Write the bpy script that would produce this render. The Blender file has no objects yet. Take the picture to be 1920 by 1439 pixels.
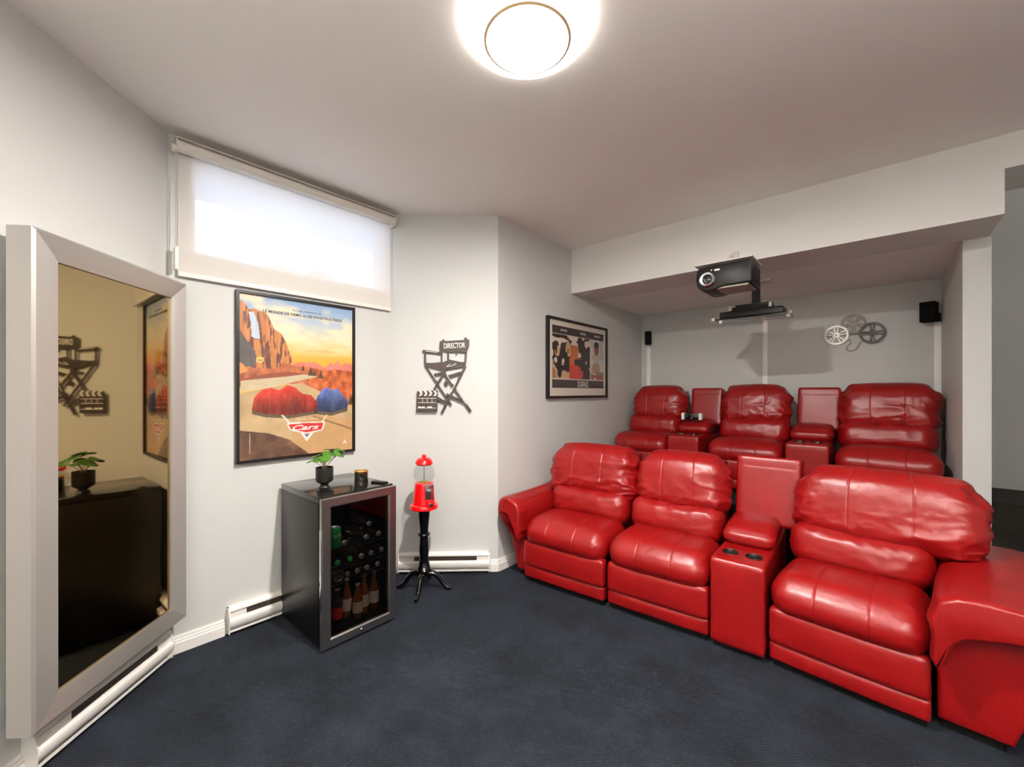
import bpy, bmesh, math, random
import numpy as np
from mathutils import Matrix, Vector
PI = math.pi
random.seed(4); RNG = np.random.RandomState(7)
SC = bpy.context.scene
COL = SC.collection

# ------------------------------------------------------------------ camera, world, sun, exposure
YAW = 0.7221
cam_d = bpy.data.cameras.new('camera')
cam = bpy.data.objects.new('camera', cam_d); COL.objects.link(cam)
cam_d.sensor_width = 36.0
cam_d.lens = 779.47 / 1920 * 36
cam_d.shift_y = (735.12 - 719.5) / 1920
cam_d.clip_start = 0.02
cam.location = (0, 0, 1.4)
cam.rotation_euler = (PI / 2, 0, YAW)
SC.camera = cam

W = bpy.data.worlds.new('world'); SC.world = W; W.use_nodes = True
wn = W.node_tree; wn.nodes.clear()
wo = wn.nodes.new('ShaderNodeOutputWorld'); wb = wn.nodes.new('ShaderNodeBackground')
wt = wn.nodes.new('ShaderNodeTexSky')
try:
    wt.sky_type = 'NISHITA'; wt.sun_disc = False
    wt.sun_elevation = math.radians(38); wt.sun_rotation = math.radians(60)
except Exception:
    pass
wb.inputs['Strength'].default_value = 1.0
wn.links.new(wt.outputs[0], wb.inputs[0]); wn.links.new(wb.outputs[0], wo.inputs[0])

sun_d = bpy.data.lights.new('sun', 'SUN'); sun_d.energy = 40.0; sun_d.angle = 0.01
sun = bpy.data.objects.new('sun', sun_d); COL.objects.link(sun)
sun.rotation_euler = Vector((-0.25, 0.75, -0.62)).to_track_quat('-Z', 'Y').to_euler()

SC.view_settings.view_transform = 'Standard'
try: SC.view_settings.look = 'None'
except Exception: pass
SC.view_settings.exposure = 0.54
SC.view_settings.gamma = 1.0
SC.view_settings.use_curve_mapping = False
SC.cycles.max_bounces = 10
SC.cycles.diffuse_bounces = 5
SC.cycles.glossy_bounces = 5
SC.cycles.transparent_max_bounces = 16
SC.cycles.sample_clamp_indirect = 6
SC.cycles.use_denoising = True
LAMP_EMIT = 5.0
LAMP_EMIT_2 = 6.0
LAMP_DOWN = 70.0
LAMP_DOWN_2 = 9.0
UPLIGHT = 225

# ------------------------------------------------------------------ materials
def lin(c):
    return tuple(((x / 255) / 12.92 if x / 255 <= 0.04045 else (((x / 255) + 0.055) / 1.055) ** 2.4) for x in c)
def mat(name, col, rough=0.6, metal=0.0, bump=None, var=None, coat=0.0, spec=0.5, trans=0.0, ior=1.45, srgb=True, emit=None, aniso=None):
    m = bpy.data.materials.new(name); m.use_nodes = True
    nt = m.node_tree; b = nt.nodes['Principled BSDF']
    c = lin(col) if srgb else col
    b.inputs['Base Color'].default_value = (*c, 1)
    b.inputs['Roughness'].default_value = rough
    b.inputs['Metallic'].default_value = metal
    b.inputs['Specular IOR Level'].default_value = spec
    b.inputs['IOR'].default_value = ior
    b.inputs['Transmission Weight'].default_value = trans
    b.inputs['Coat Weight'].default_value = coat
    b.inputs['Coat Roughness'].default_value = 0.15
    tc = nt.nodes.new('ShaderNodeTexCoord')
    if bump:
        sc, st, dist = bump
        n = nt.nodes.new('ShaderNodeTexNoise'); n.inputs['Scale'].default_value = sc; n.inputs['Detail'].default_value = 4
        nt.links.new(tc.outputs['Object'], n.inputs['Vector'])
        bp = nt.nodes.new('ShaderNodeBump'); bp.inputs['Strength'].default_value = st; bp.inputs['Distance'].default_value = dist
        nt.links.new(n.outputs['Fac'], bp.inputs['Height']); nt.links.new(bp.outputs[0], b.inputs['Normal'])
    if var:
        sc, amt = var
        n = nt.nodes.new('ShaderNodeTexNoise'); n.inputs['Scale'].default_value = sc; n.inputs['Detail'].default_value = 5
        nt.links.new(tc.outputs['Object'], n.inputs['Vector'])
        r = nt.nodes.new('ShaderNodeValToRGB')
        r.color_ramp.elements[0].position = 0.3; r.color_ramp.elements[1].position = 0.7
        r.color_ramp.elements[0].color = (*[x * (1 - amt) for x in c], 1)
        r.color_ramp.elements[1].color = (*[min(1, x * (1 + amt)) for x in c], 1)
        nt.links.new(n.outputs['Fac'], r.inputs[0]); nt.links.new(r.outputs[0], b.inputs['Base Color'])
    if emit:
        b.inputs['Emission Color'].default_value = (*lin(emit[0]), 1); b.inputs['Emission Strength'].default_value = emit[1]
    return m

WALL = mat('wall_paint', (203, 203, 200), 0.55, bump=(180, 0.05, 0.002), var=(1.2, 0.012))
WHITE_WALL = mat('bulkhead_paint', (226, 224, 220), 0.5, bump=(180, 0.05, 0.002))
CEIL = mat('ceiling_paint', (246, 243, 239), 0.55, bump=(60, 0.03, 0.002))
TRIM = mat('white_trim', (236, 232, 226), 0.4)
HEATER = mat('heater_enamel', (238, 234, 228), 0.32)
HDARK = mat('heater_slot', (42, 32, 27), 0.7)
BLACK = mat('black_plastic', (16, 15, 15), 0.45)
GLOSSB = mat('glossy_black', (7, 7, 8), 0.12, coat=0.5)
FRAMEB = mat('black_frame', (24, 20, 19), 0.38)
CHROME = mat('chrome', (225, 225, 225), 0.15, metal=1)
GOLD = mat('brass', (205, 160, 80), 0.25, metal=1)
MATW = mat('mat_board', (228, 218, 204), 0.8)
REDP = mat('red_enamel', (228, 12, 16), 0.25, coat=0.6)
GREEN = mat('leaf', (60, 106, 28), 0.45, var=(14, 0.35))
STEM = mat('stem', (176, 150, 100), 0.6)
SOIL = mat('soil', (34, 24, 18), 0.95, bump=(90, 0.6, 0.01))
POTB = mat('black_pot', (27, 25, 24), 0.42)
DARKART = mat('dark_metal_art', (62, 50, 45), 0.45)
ARTLIGHT = mat('art_highlight', (222, 220, 212), 0.5)
SILVER = mat('silver_reel', (212, 206, 198), 0.4, metal=0.35)
GREYREEL = mat('grey_reel', (120, 110, 100), 0.45, metal=0.3)
WHITEP = mat('white_plastic', (232, 228, 220), 0.35)
GREYP = mat('grey_plate', (205, 198, 190), 0.45)
PROJ = mat('projector_shell', (17, 12, 10), 0.42, spec=.3)
LENS = mat('lens_glass', (40, 42, 44), 0.05, coat=1.0)
STRIPM = mat('cable_cover_white', (250, 248, 244), 0.4)
DARKPL = mat('cup_liner', (28, 20, 17), 0.35)
DARKW = mat('dark_carpet_step', (40, 34, 28), 0.9, bump=(300, 0.3, 0.003))
FOOT = mat('black_base', (9, 8, 8), 0.85, spec=.2)

def brushed(name, col, rough, sx=(2, 2, 400), amt=0.25, bstr=0.15, met=1.0):
    m = mat(name, col, rough, metal=met)
    nt = m.node_tree; b = nt.nodes['Principled BSDF']
    tc = nt.nodes.new('ShaderNodeTexCoord'); mp = nt.nodes.new('ShaderNodeMapping'); mp.inputs['Scale'].default_value = sx
    n = nt.nodes.new('ShaderNodeTexNoise'); n.inputs['Scale'].default_value = 1.0; n.inputs['Detail'].default_value = 3
    nt.links.new(tc.outputs['Object'], mp.inputs[0]); nt.links.new(mp.outputs[0], n.inputs['Vector'])
    bp = nt.nodes.new('ShaderNodeBump'); bp.inputs['Strength'].default_value = bstr; bp.inputs['Distance'].default_value = 0.002
    nt.links.new(n.outputs['Fac'], bp.inputs['Height']); nt.links.new(bp.outputs[0], b.inputs['Normal'])
    return m
STEEL_V = brushed('brushed_steel_vertical', (168, 164, 160), 0.34, (300, 300, 2))
STEEL_H = brushed('brushed_steel_horizontal', (176, 172, 168), 0.32, (3, 300, 300))
SIDEBLK = brushed('dark_cabinet_side', (62, 60, 59), 0.36, (2, 200, 2), bstr=0.06)
TOPBLK = mat('glossy_cabinet_top', (26, 24, 24), 0.16, coat=0.3)
MFRAME_V = brushed('mirror_frame_upright', (188, 183, 177), 0.42, (200, 200, 1.5), bstr=0.1, met=.55)
MFRAME_H = brushed('mirror_frame_rail', (194, 190, 184), 0.36, (1.5, 200, 200), bstr=0.25, met=.8)
MIRROR = mat('bronze_mirror', (168, 146, 108), 0.03, metal=1)

def glass(name, col, rough=0.0, alpha_mix=0.8):
    m = bpy.data.materials.new(name); m.use_nodes = True
    nt = m.node_tree; nt.nodes.clear()
    o = nt.nodes.new('ShaderNodeOutputMaterial'); t = nt.nodes.new('ShaderNodeBsdfTransparent'); g = nt.nodes.new('ShaderNodeBsdfGlossy')
    f = nt.nodes.new('ShaderNodeFresnel'); f.inputs['IOR'].default_value = 1.45
    t.inputs[0].default_value = (*lin(col), 1); g.inputs['Roughness'].default_value = rough
    mx = nt.nodes.new('ShaderNodeMixShader')
    ge = nt.nodes.new('ShaderNodeNewGeometry'); iv = nt.nodes.new('ShaderNodeMath'); iv.operation = 'SUBTRACT'; iv.inputs[0].default_value = 1; nt.links.new(ge.outputs['Backfacing'], iv.inputs[1])
    mu = nt.nodes.new('ShaderNodeMath'); mu.operation = 'MULTIPLY'; nt.links.new(f.outputs[0], mu.inputs[0]); nt.links.new(iv.outputs[0], mu.inputs[1])
    nt.links.new(mu.outputs[0], mx.inputs[0]); nt.links.new(t.outputs[0], mx.inputs[1]); nt.links.new(g.outputs[0], mx.inputs[2]); nt.links.new(mx.outputs[0], o.inputs[0])
    return m
CLEAR = glass('clear_glass', (248, 250, 250))
TINT = glass('tinted_door_glass', (190, 184, 180))
PICG = glass('picture_glazing', (252, 252, 252), 0.02)
BOTG = mat('amber_bottle', (120, 70, 18), 0.1, trans=0.0, coat=0.5)
BOTD = mat('dark_bottle', (34, 26, 18), 0.12, coat=0.5)

def leather(name, base, rough=0.36):
    m = bpy.data.materials.new(name); m.use_nodes = True
    nt = m.node_tree; L = nt.links; b = nt.nodes['Principled BSDF']
    b.inputs['Roughness'].default_value = rough
    b.inputs['Specular IOR Level'].default_value = 0.55
    tc = nt.nodes.new('ShaderNodeTexCoord')
    n1 = nt.nodes.new('ShaderNodeTexNoise'); n1.inputs['Scale'].default_value = 5; n1.inputs['Detail'].default_value = 4
    L.new(tc.outputs['Object'], n1.inputs['Vector'])
    r = nt.nodes.new('ShaderNodeValToRGB')
    c = lin(base)
    r.color_ramp.elements[0].color = (c[0] * .88, c[1] * .8, c[2] * .8, 1); r.color_ramp.elements[1].color = (c[0] * 1.06, c[1] * 1.2, c[2] * 1.2, 1)
    r.color_ramp.elements[0].position = .3; r.color_ramp.elements[1].position = .7
    L.new(n1.outputs['Fac'], r.inputs[0]); L.new(r.outputs[0], b.inputs['Base Color'])
    v = nt.nodes.new('ShaderNodeTexVoronoi'); v.inputs['Scale'].default_value = 260
    L.new(tc.outputs['Object'], v.inputs['Vector'])
    n2 = nt.nodes.new('ShaderNodeTexNoise'); n2.inputs['Scale'].default_value = 18; n2.inputs['Detail'].default_value = 6; n2.inputs['Distortion'].default_value = 0.6
    L.new(tc.outputs['Object'], n2.inputs['Vector'])
    b1 = nt.nodes.new('ShaderNodeBump'); b1.inputs['Strength'].default_value = 0.12; b1.inputs['Distance'].default_value = 0.001
    L.new(v.outputs['Distance'], b1.inputs['Height'])
    b2 = nt.nodes.new('ShaderNodeBump'); b2.inputs['Strength'].default_value = 0.16; b2.inputs['Distance'].default_value = 0.01
    L.new(n2.outputs['Fac'], b2.inputs['Height']); L.new(b1.outputs[0], b2.inputs['Normal']); L.new(b2.outputs[0], b.inputs['Normal'])
    return m
LEATHER = leather('red_leather', (136, 8, 9))

def carpet():
    m = mat('navy_carpet', (40, 47, 58), 0.95, spec=0.15)
    nt = m.node_tree; L = nt.links; b = nt.nodes['Principled BSDF']
    tc = nt.nodes.new('ShaderNodeTexCoord')
    n1 = nt.nodes.new('ShaderNodeTexNoise'); n1.inputs['Scale'].default_value = 2.6; n1.inputs['Detail'].default_value = 6; n1.inputs['Roughness'].default_value = .65
    L.new(tc.outputs['Object'], n1.inputs['Vector'])
    r = nt.nodes.new('ShaderNodeValToRGB'); r.color_ramp.elements[0].position = .38; r.color_ramp.elements[1].position = .68
    r.color_ramp.elements[0].color = (*lin((30, 34, 41)), 1); r.color_ramp.elements[1].color = (*lin((44, 50, 60)), 1)
    L.new(n1.outputs['Fac'], r.inputs[0])
    mp = nt.nodes.new('ShaderNodeMapping'); mp.inputs['Rotation'].default_value = (0, 0, math.radians(45))
    L.new(tc.outputs['Object'], mp.inputs[0])
    w1 = nt.nodes.new('ShaderNodeTexWave'); w1.inputs['Scale'].default_value = 26; w1.inputs['Distortion'].default_value = 1.2; w1.inputs['Detail'].default_value = 2
    w2 = nt.nodes.new('ShaderNodeTexWave'); w2.bands_direction = 'Y'; w2.inputs['Scale'].default_value = 40; w2.inputs['Distortion'].default_value = 2
    L.new(mp.outputs[0], w1.inputs[0]); L.new(mp.outputs[0], w2.inputs[0])
    mul = nt.nodes.new('ShaderNodeMath'); mul.operation = 'MULTIPLY'; L.new(w1.outputs['Fac'], mul.inputs[0]); L.new(w2.outputs['Fac'], mul.inputs[1])
    n2 = nt.nodes.new('ShaderNodeTexNoise'); n2.inputs['Scale'].default_value = 350; L.new(tc.outputs['Object'], n2.inputs['Vector'])
    gt = nt.nodes.new('ShaderNodeMath'); gt.operation = 'GREATER_THAN'; gt.inputs[1].default_value = 0.665; L.new(n2.outputs['Fac'], gt.inputs[0])
    mx = nt.nodes.new('ShaderNodeMixRGB'); mx.blend_type = 'MIX'; mx.inputs[2].default_value = (*lin((100, 108, 116)), 1)
    L.new(gt.outputs[0], mx.inputs[0]); L.new(r.outputs[0], mx.inputs[1])
    mm = nt.nodes.new('ShaderNodeMixRGB'); mm.blend_type = 'MULTIPLY'; mm.inputs[0].default_value = .35
    L.new(mx.outputs[0], mm.inputs[1]); L.new(mul.outputs[0], mm.inputs[2])
    L.new(mm.outputs[0], b.inputs['Base Color'])
    bp = nt.nodes.new('ShaderNodeBump'); bp.inputs['Strength'].default_value = .5; bp.inputs['Distance'].default_value = .004
    L.new(mul.outputs[0], bp.inputs['Height']); L.new(bp.outputs[0], b.inputs['Normal'])
    return m
CARPET = carpet()

def blind_fabric():
    m = bpy.data.materials.new('blind_fabric'); m.use_nodes = True
    nt = m.node_tree; L = nt.links; nt.nodes.clear()
    o = nt.nodes.new('ShaderNodeOutputMaterial')
    d = nt.nodes.new('ShaderNodeBsdfDiffuse'); d.inputs[0].default_value = (*lin((246, 240, 231)), 1)
    t = nt.nodes.new('ShaderNodeBsdfTranslucent'); t.inputs[0].default_value = (.8, .82, .86, 1)
    p = nt.nodes.new('ShaderNodeBsdfTransparent'); p.inputs[0].default_value = (.95, .96, 1, 1)
    a = nt.nodes.new('ShaderNodeMixShader'); a.inputs[0].default_value = .20; L.new(d.outputs[0], a.inputs[1]); L.new(t.outputs[0], a.inputs[2])
    c = nt.nodes.new('ShaderNodeMixShader'); c.inputs[0].default_value = .20; L.new(a.outputs[0], c.inputs[1]); L.new(p.outputs[0], c.inputs[2])
    L.new(c.outputs[0], o.inputs[0]); return m
FABRIC = blind_fabric()
MOUND_SHADE = mat('mound_shade_blue', (62, 76, 108), 0.8, var=(9, .2))  # blue-grey stands in for shade on the snow bumps
SNOW = mat('snow', (235, 240, 248), 0.8, var=(3, 0.06))

def emis(name, col, s):
    m = bpy.data.materials.new(name); m.use_nodes = True
    nt = m.node_tree; nt.nodes.clear(); o = nt.nodes.new('ShaderNodeOutputMaterial'); e = nt.nodes.new('ShaderNodeEmission')
    e.inputs[0].default_value = (*col, 1); e.inputs[1].default_value = s; nt.links.new(e.outputs[0], o.inputs[0]); return m
LAMPG = emis('lamp_glass', (1.0, .93, .84), LAMP_EMIT)
FILL_LAMPG = emis('fill_lamp_glass', (1.0, .93, .84), LAMP_EMIT_2)  # glow of the added, unseen fill lamps
LAMPRING = mat('lamp_ring', (222, 190, 150), 0.4)

def paint_mat(name='poster_print', rough=0.5, layer='paint'):
    m = bpy.data.materials.new(name); m.use_nodes = True
    nt = m.node_tree; b = nt.nodes['Principled BSDF']; b.inputs['Roughness'].default_value = rough
    a = nt.nodes.new('ShaderNodeAttribute'); a.attribute_name = layer
    nt.links.new(a.outputs['Color'], b.inputs['Base Color']); return m
PRINT = paint_mat()
POSTER_TEXT = mat('poster_ink', (70, 62, 78), 0.5)
POSTER_WHITE = mat('poster_white_ink', (240, 236, 228), 0.5)

# ------------------------------------------------------------------ mesh helpers
class MB:
    def __init__(s): s.v = []; s.f = []; s.n = 0
    def add(s, v, f):
        v = np.asarray(v, float); s.v.append(v); s.f += [tuple(int(i) + s.n for i in q) for q in f]; s.n += len(v); return s
    def box(s, a, b, M=None):
        x0, y0, z0 = a; x1, y1, z1 = b
        v = np.array([(x, y, z) for x in (x0, x1) for y in (y0, y1) for z in (z0, z1)], float)
        if M is not None: v = xf(v, M)
        return s.add(v, [(0, 1, 3, 2), (4, 6, 7, 5), (0, 4, 5, 1), (2, 3, 7, 6), (0, 2, 6, 4), (1, 5, 7, 3)])
    def prism(s, poly, a, b, axis='z'):   # poly in the two other axes (counter-clockwise)
        n = len(poly)
        def P(p, t):
            return {'z': (p[0], p[1], t), 'y': (p[0], t, p[1]), 'x': (t, p[0], p[1])}[axis]
        v = [P(p, a) for p in poly] + [P(p, b) for p in poly]
        f = [tuple(range(n))[::-1], tuple(range(n, 2 * n))] + [(i, (i + 1) % n, n + (i + 1) % n, n + i) for i in range(n)]
        return s.add(v, f)
    def lathe(s, prof, seg=32, c=(0, 0, 0), axis='z'):
        k = len(prof); v = []
        for i in range(seg):
            a = 2 * PI * i / seg
            for r, z in prof:
                p = (r * math.cos(a), r * math.sin(a), z)
                if axis == 'x': p = (p[2], p[0], p[1])
                if axis == 'y': p = (p[0], p[2], p[1])
                v.append((p[0] + c[0], p[1] + c[1], p[2] + c[2]))
        f = [(i * k + j, ((i + 1) % seg) * k + j, ((i + 1) % seg) * k + j + 1, i * k + j + 1) for i in range(seg) for j in range(k - 1)]
        return s.add(v, f)
    def tube(s, pts, r, seg=10, close=False):
        pts = [Vector(p) for p in pts]; n = len(pts); v = []; rs = r if hasattr(r, '__len__') else [r] * n
        up = None
        for i, p in enumerate(pts):
            t = (pts[(i + 1) % n] - pts[i - 1]) if close else (pts[min(i + 1, n - 1)] - pts[max(i - 1, 0)])
            t.normalize()
            if up is None: up = Vector((0, 0, 1)) if abs(t.z) < .9 else Vector((1, 0, 0))
            a = t.cross(up).normalized(); up = a.cross(t).normalized()
            for k in range(seg):
                q = 2 * PI * k / seg; v.append(tuple(p + a * math.cos(q) * rs[i] + up * math.sin(q) * rs[i]))
        f = []
        m = n if close else n - 1
        for i in range(m):
            for k in range(seg):
                f.append((i * seg + k, i * seg + (k + 1) % seg, ((i + 1) % n) * seg + (k + 1) % seg, ((i + 1) % n) * seg + k))
        if not close: f += [tuple(range(seg))[::-1], tuple((n - 1) * seg + k for k in range(seg))]
        return s.add(v, f)
    def verts(s): return np.concatenate(s.v)
    def obj(s, name, m, parent=None, smooth=False, M=None, bevel=0.0, angle=35):
        v = s.verts()
        if M is not None: v = xf(v, M)
        me = bpy.data.meshes.new(name); me.from_pydata(v.tolist(), [], s.f); me.update()
        bm = bmesh.new(); bm.from_mesh(me); bmesh.ops.remove_doubles(bm, verts=bm.verts, dist=1e-6)
        bmesh.ops.recalc_face_normals(bm, faces=bm.faces)
        if bevel:
            es = [e for e in bm.edges if len(e.link_faces) == 2 and e.calc_face_angle(0) > .6]
            bmesh.ops.bevel(bm, geom=es, offset=bevel, segments=2, profile=.6, affect='EDGES', clamp_overlap=True)
        bm.to_mesh(me); bm.free()
        if smooth or bevel:
            me.polygons.foreach_set('use_smooth', [True] * len(me.polygons))
            try: me.set_sharp_from_angle(angle=math.radians(angle))
            except Exception: pass
        return link(name, me, m, parent)
def xf(v, M):
    M = np.array(M); return np.asarray(v) @ M[:3, :3].T + M[:3, 3]
def link(name, me, m, parent=None):
    me.materials.clear(); me.materials.append(m)
    o = bpy.data.objects.new(name, me); COL.objects.link(o)
    if parent: o.parent = parent
    return o
def T(x, y, z=0, rz=0, rx=0, ry=0):
    return Matrix.Translation((x, y, z)) @ Matrix.Rotation(rz, 4, 'Z') @ Matrix.Rotation(ry, 4, 'Y') @ Matrix.Rotation(rx, 4, 'X')
def thing(name, label, cat, loc=(0, 0, 0), rz=0, group=None):
    o = bpy.data.objects.new(name, None); COL.objects.link(o); o.empty_display_size = .05
    o.location = loc; o.rotation_euler = (0, 0, rz); o['label'] = label; o['category'] = cat
    if group: o['group'] = group
    return o
def tag(o, label, cat, group=None):
    o['label'] = label; o['category'] = cat
    if group: o['group'] = group
    return o
def struct(o): o['kind'] = 'structure'; return o

def rbox(h, r, nx=16, ny=16, nz=16, xs=None):
    """rounded box grid: half sizes h, rounding r; returns verts, normalised coords, quads"""
    h = np.array(h, float); r = min(r, h.min() * .999)
    def cosp(n): t = np.linspace(-1, 1, n + 1); return np.sign(t) * (1 - (1 - np.abs(t)) ** 1.15)
    gx = xs if xs is not None else cosp(nx); gy = cosp(ny); gz = cosp(nz)
    V = []; Fq = []; base = 0
    for ax, sg in ((0, -1), (0, 1), (1, -1), (1, 1), (2, -1), (2, 1)):
        a, b = [(1, 2), (0, 2), (0, 1)][ax]
        g = (gx, gy, gz); A, B = np.meshgrid(g[a], g[b], indexing='ij')
        P = np.zeros(A.shape + (3,)); P[..., a] = A; P[..., b] = B; P[..., ax] = sg
        na, nb = A.shape; V.append(P.reshape(-1, 3)); idx = base + np.arange(na * nb).reshape(na, nb); base += na * nb
        q = np.stack([idx[:-1, :-1], idx[1:, :-1], idx[1:, 1:], idx[:-1, 1:]], -1).reshape(-1, 4)
        Fq.append(q)
    V = np.concatenate(V); Fq = np.concatenate(Fq)
    key = np.round(V, 6); u, inv = np.unique(key, axis=0, return_inverse=True); inv = inv.reshape(-1)
    Fq = inv[Fq]; V = u
    P = V * h; q = np.clip(P, -(h - r), h - r); d = P - q; L = np.linalg.norm(d, axis=1, keepdims=True); L[L == 0] = 1
    return q + d / L * r, V, Fq, d / L

_perm = RNG.rand(64, 64, 64)
def noise(p):
    p = np.asarray(p); i = np.floor(p).astype(int); f = p - i; f = f * f * (3 - 2 * f); i &= 63; j = (i + 1) & 63
    g = lambda a, b, c: _perm[a, b, c]
    x0, y0, z0 = i.T; x1, y1, z1 = j.T; fx, fy, fz = f.T
    l = lambda a, b, t: a + (b - a) * t
    return l(l(l(g(x0, y0, z0), g(x1, y0, z0), fx), l(g(x0, y1, z0), g(x1, y1, z0), fx), fy),
             l(l(g(x0, y0, z1), g(x1, y0, z1), fx), l(g(x0, y1, z1), g(x1, y1, z1), fx), fy), fz)
def ridge(p, k=3): return (1 - np.abs(2 * noise(p) - 1)) ** k

def cushion(name, parent, h, c, r=.05, bulge=(0, 0, 0), M=None, wr=0.0, seed=0, seams=(), shape=None, n=(40, 24, 30), m=None, tilt=0.0, mask=None, wsc=(7, 7, 16), seam_d=.0032):
    """soft leather block: half sizes h, centre c, seams = normalised x of sewn lines"""
    xs = None
    if seams:
        t = np.linspace(-1, 1, n[0] + 1).tolist()
        for s_ in seams:
            t = [x for x in t if abs(x - s_) > .03] + [s_ - .026, s_ - .012, s_ - .006, s_, s_ + .006, s_ + .012, s_ + .026]
        xs = np.array(sorted(t))
    P, N, Fq, nr = rbox(h, r, n[0], n[1], n[2], xs)
    X, Y, Z = N.T
    k = lambda a: 1 - a ** 2
    u_ = np.clip(1 - (P / (np.array(h) * 1.02)) ** 2, 0, 1) ** .7
    P = P + nr * np.stack([bulge[0] * u_[:, 1] * u_[:, 2], bulge[1] * u_[:, 0] * (.25 + .75 * u_[:, 2]), bulge[2] * u_[:, 0] * (.25 + .75 * u_[:, 1])], 1)
    if wr:
        q = P * np.array(wsc) + seed * 7.31
        d = (ridge(q, 3) - .4) * wr + (noise(P * 9 + seed) - .5) * wr * 1.4
        q2 = np.stack([P[:, 0] * 14 + P[:, 2] * 10, P[:, 1] * 6, P[:, 2] * 30 - P[:, 0] * 8], 1) + seed * 3.7
        d += (ridge(q2, 5) - .3) * wr * .6
        if mask is not None: d = d * mask(X, Y, Z)
        P += nr * d[:, None]
    for s_ in seams:
        g = np.exp(-((X - s_) / .0075) ** 2); P -= nr * (g * seam_d)[:, None] * (1 if True else 0)
    if shape is not None: P = shape(P, X, Y, Z)
    if tilt: P = xf(P, Matrix.Rotation(tilt, 4, 'X'))
    P = P + np.array(c)
    if M is not None: P = xf(P, M)
    me = bpy.data.meshes.new(name)
    me.from_pydata(P.tolist(), [], Fq.tolist()); me.update()
    bm = bmesh.new(); bm.from_mesh(me); bmesh.ops.recalc_face_normals(bm, faces=bm.faces); bm.to_mesh(me); bm.free()
    me.polygons.foreach_set('use_smooth', [True] * len(me.polygons))
    return link(name, me, m or LEATHER, parent)

def text_mesh(s, w=None, h=None, depth=.0006, shear=0.0, bold=0.0):
    cu = bpy.data.curves.new('lettering', 'FONT'); cu.body = s; cu.extrude = .5; cu.shear = shear; cu.offset = bold; cu.resolution_u = 3
    o = bpy.data.objects.new('lettering', cu); COL.objects.link(o)
    dg = bpy.context.evaluated_depsgraph_get(); me = bpy.data.meshes.new_from_object(o.evaluated_get(dg))
    bpy.data.objects.remove(o); bpy.data.curves.remove(cu)
    v = np.array([x.co[:] for x in me.vertices]); f = [tuple(p.vertices) for p in me.polygons]; bpy.data.meshes.remove(me)
    mn, mx = v.min(0), v.max(0); v = v - (mn + mx) / 2; sz = mx - mn
    sx = (w / sz[0]) if w else h / sz[1]; sy = (h / sz[1]) if h else sx
    return np.stack([v[:, 0] * sx, -v[:, 2] * depth / .5 / 2, v[:, 1] * sy], 1), f     # x right, z up, faces -y

def inpoly(x, y, poly):
    ins = np.zeros(x.shape, bool); n = len(poly)
    for i in range(n):
        x0, y0 = poly[i]; x1, y1 = poly[(i + 1) % n]
        if y0 == y1: continue
        c = ((y0 > y) != (y1 > y)) & (x < (x1 - x0) * (y - y0) / (y1 - y0) + x0); ins ^= c
    return ins

# ------------------------------------------------------------------ room shell
ZC = 2.774; XW = -2.823; YA = .45; XP = -2.229; YB = 1.809; YC = 2.366; YBH = 3.403; YBK = 4.99; ZB = 2.351; XE = .507; XR = .398
YP = 3.832; TH = .12
s2 = math.sqrt(.5)
LS = (XW + 2.9 * s2, YA - 2.9 * s2)                 # far end of the mirror wall (behind the camera)
def wall_poly(name, poly, z0=0, z1=ZC, m=WALL): return struct(MB().prism(poly, z0, z1).obj(name, m))
floor = struct(MB().box((-3.1, -2.2, -.1), (3.0, 6.3, 0)).obj('floor', CARPET))
wall_poly('wall_mirror_side', [(XW, YA), (LS[0], LS[1]), (LS[0] - .1, LS[1] - .1), (XW - .1, YA - .1)])
wall_poly('wall_bay', [(XW, YB), (XW - .12, YB + .1), (XP - .12, YC + .1), (XP, YC)])
wall_poly('wall_alcove_left', [(XP, YC), (XP - .12, YC + .1), (XP - .12, YBK), (XP, YBK)])
wall_poly('wall_back', [(XP - .12, YBK), (XR, YBK), (XR, YBK + .12), (XP - .12, YBK + .12)])
wall_poly('wall_partition', [(XR, YP), (XE + .012, YP), (XE + .012, YBK + .12), (XR, YBK + .12)], 0, ZB)
wall_poly('wall_rear', [(LS[0] - .1, LS[1] - .1), (LS[0], -1.95), (3.0, -1.95), (3.0, -1.83), (LS[0], -1.83 + .0)], 0, ZC) if False else None
struct(MB().box((LS[0] - .3, LS[1] - .16, 0), (2.35, LS[1] - .02, ZC)).obj('wall_rear', WALL))
struct(MB().box((2.2, LS[1] - .02, 0), (2.32, 6.1, 4.0)).obj('wall_right', WALL))
struct(MB().box((XE + .012, 5.98, 0), (2.2, 6.1, 4.0)).obj('wall_stair', WALL))
struct(MB().box((XR, YBK + .12, 0), (XE + .012, 6.1, 4.0)).obj('wall_stair_side', WALL))
struct(MB().box((XE, 3.79, ZC), (2.3, 3.9, 4.0)).obj('wall_stair_head', WALL))
struct(MB().box((XE - .02, 3.79, 3.95), (2.35, 6.1, 4.05)).obj('ceiling_stair', CEIL))
struct(MB().box((XR, YP + .1, ZC), (XE, 6.1, 4.0)).obj('wall_above_partition', WALL))
# window wall with its opening
WY0, WY1, WZ0, WZ1 = .555, 1.765, 2.165, 2.68
w = MB()
xa, xb = XW - .22, XW
w.box((xa, YA - .1, 0), (xb, YB + .02, WZ0)); w.box((xa, YA - .1, WZ1), (xb, YB + .02, ZC))
w.box((xa, YA - .1, WZ0), (xb, WY0, WZ1)); w.box((xa, WY1, WZ0), (xb, YB + .02, WZ1))
struct(w.obj('wall_window_side', WALL))
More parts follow.
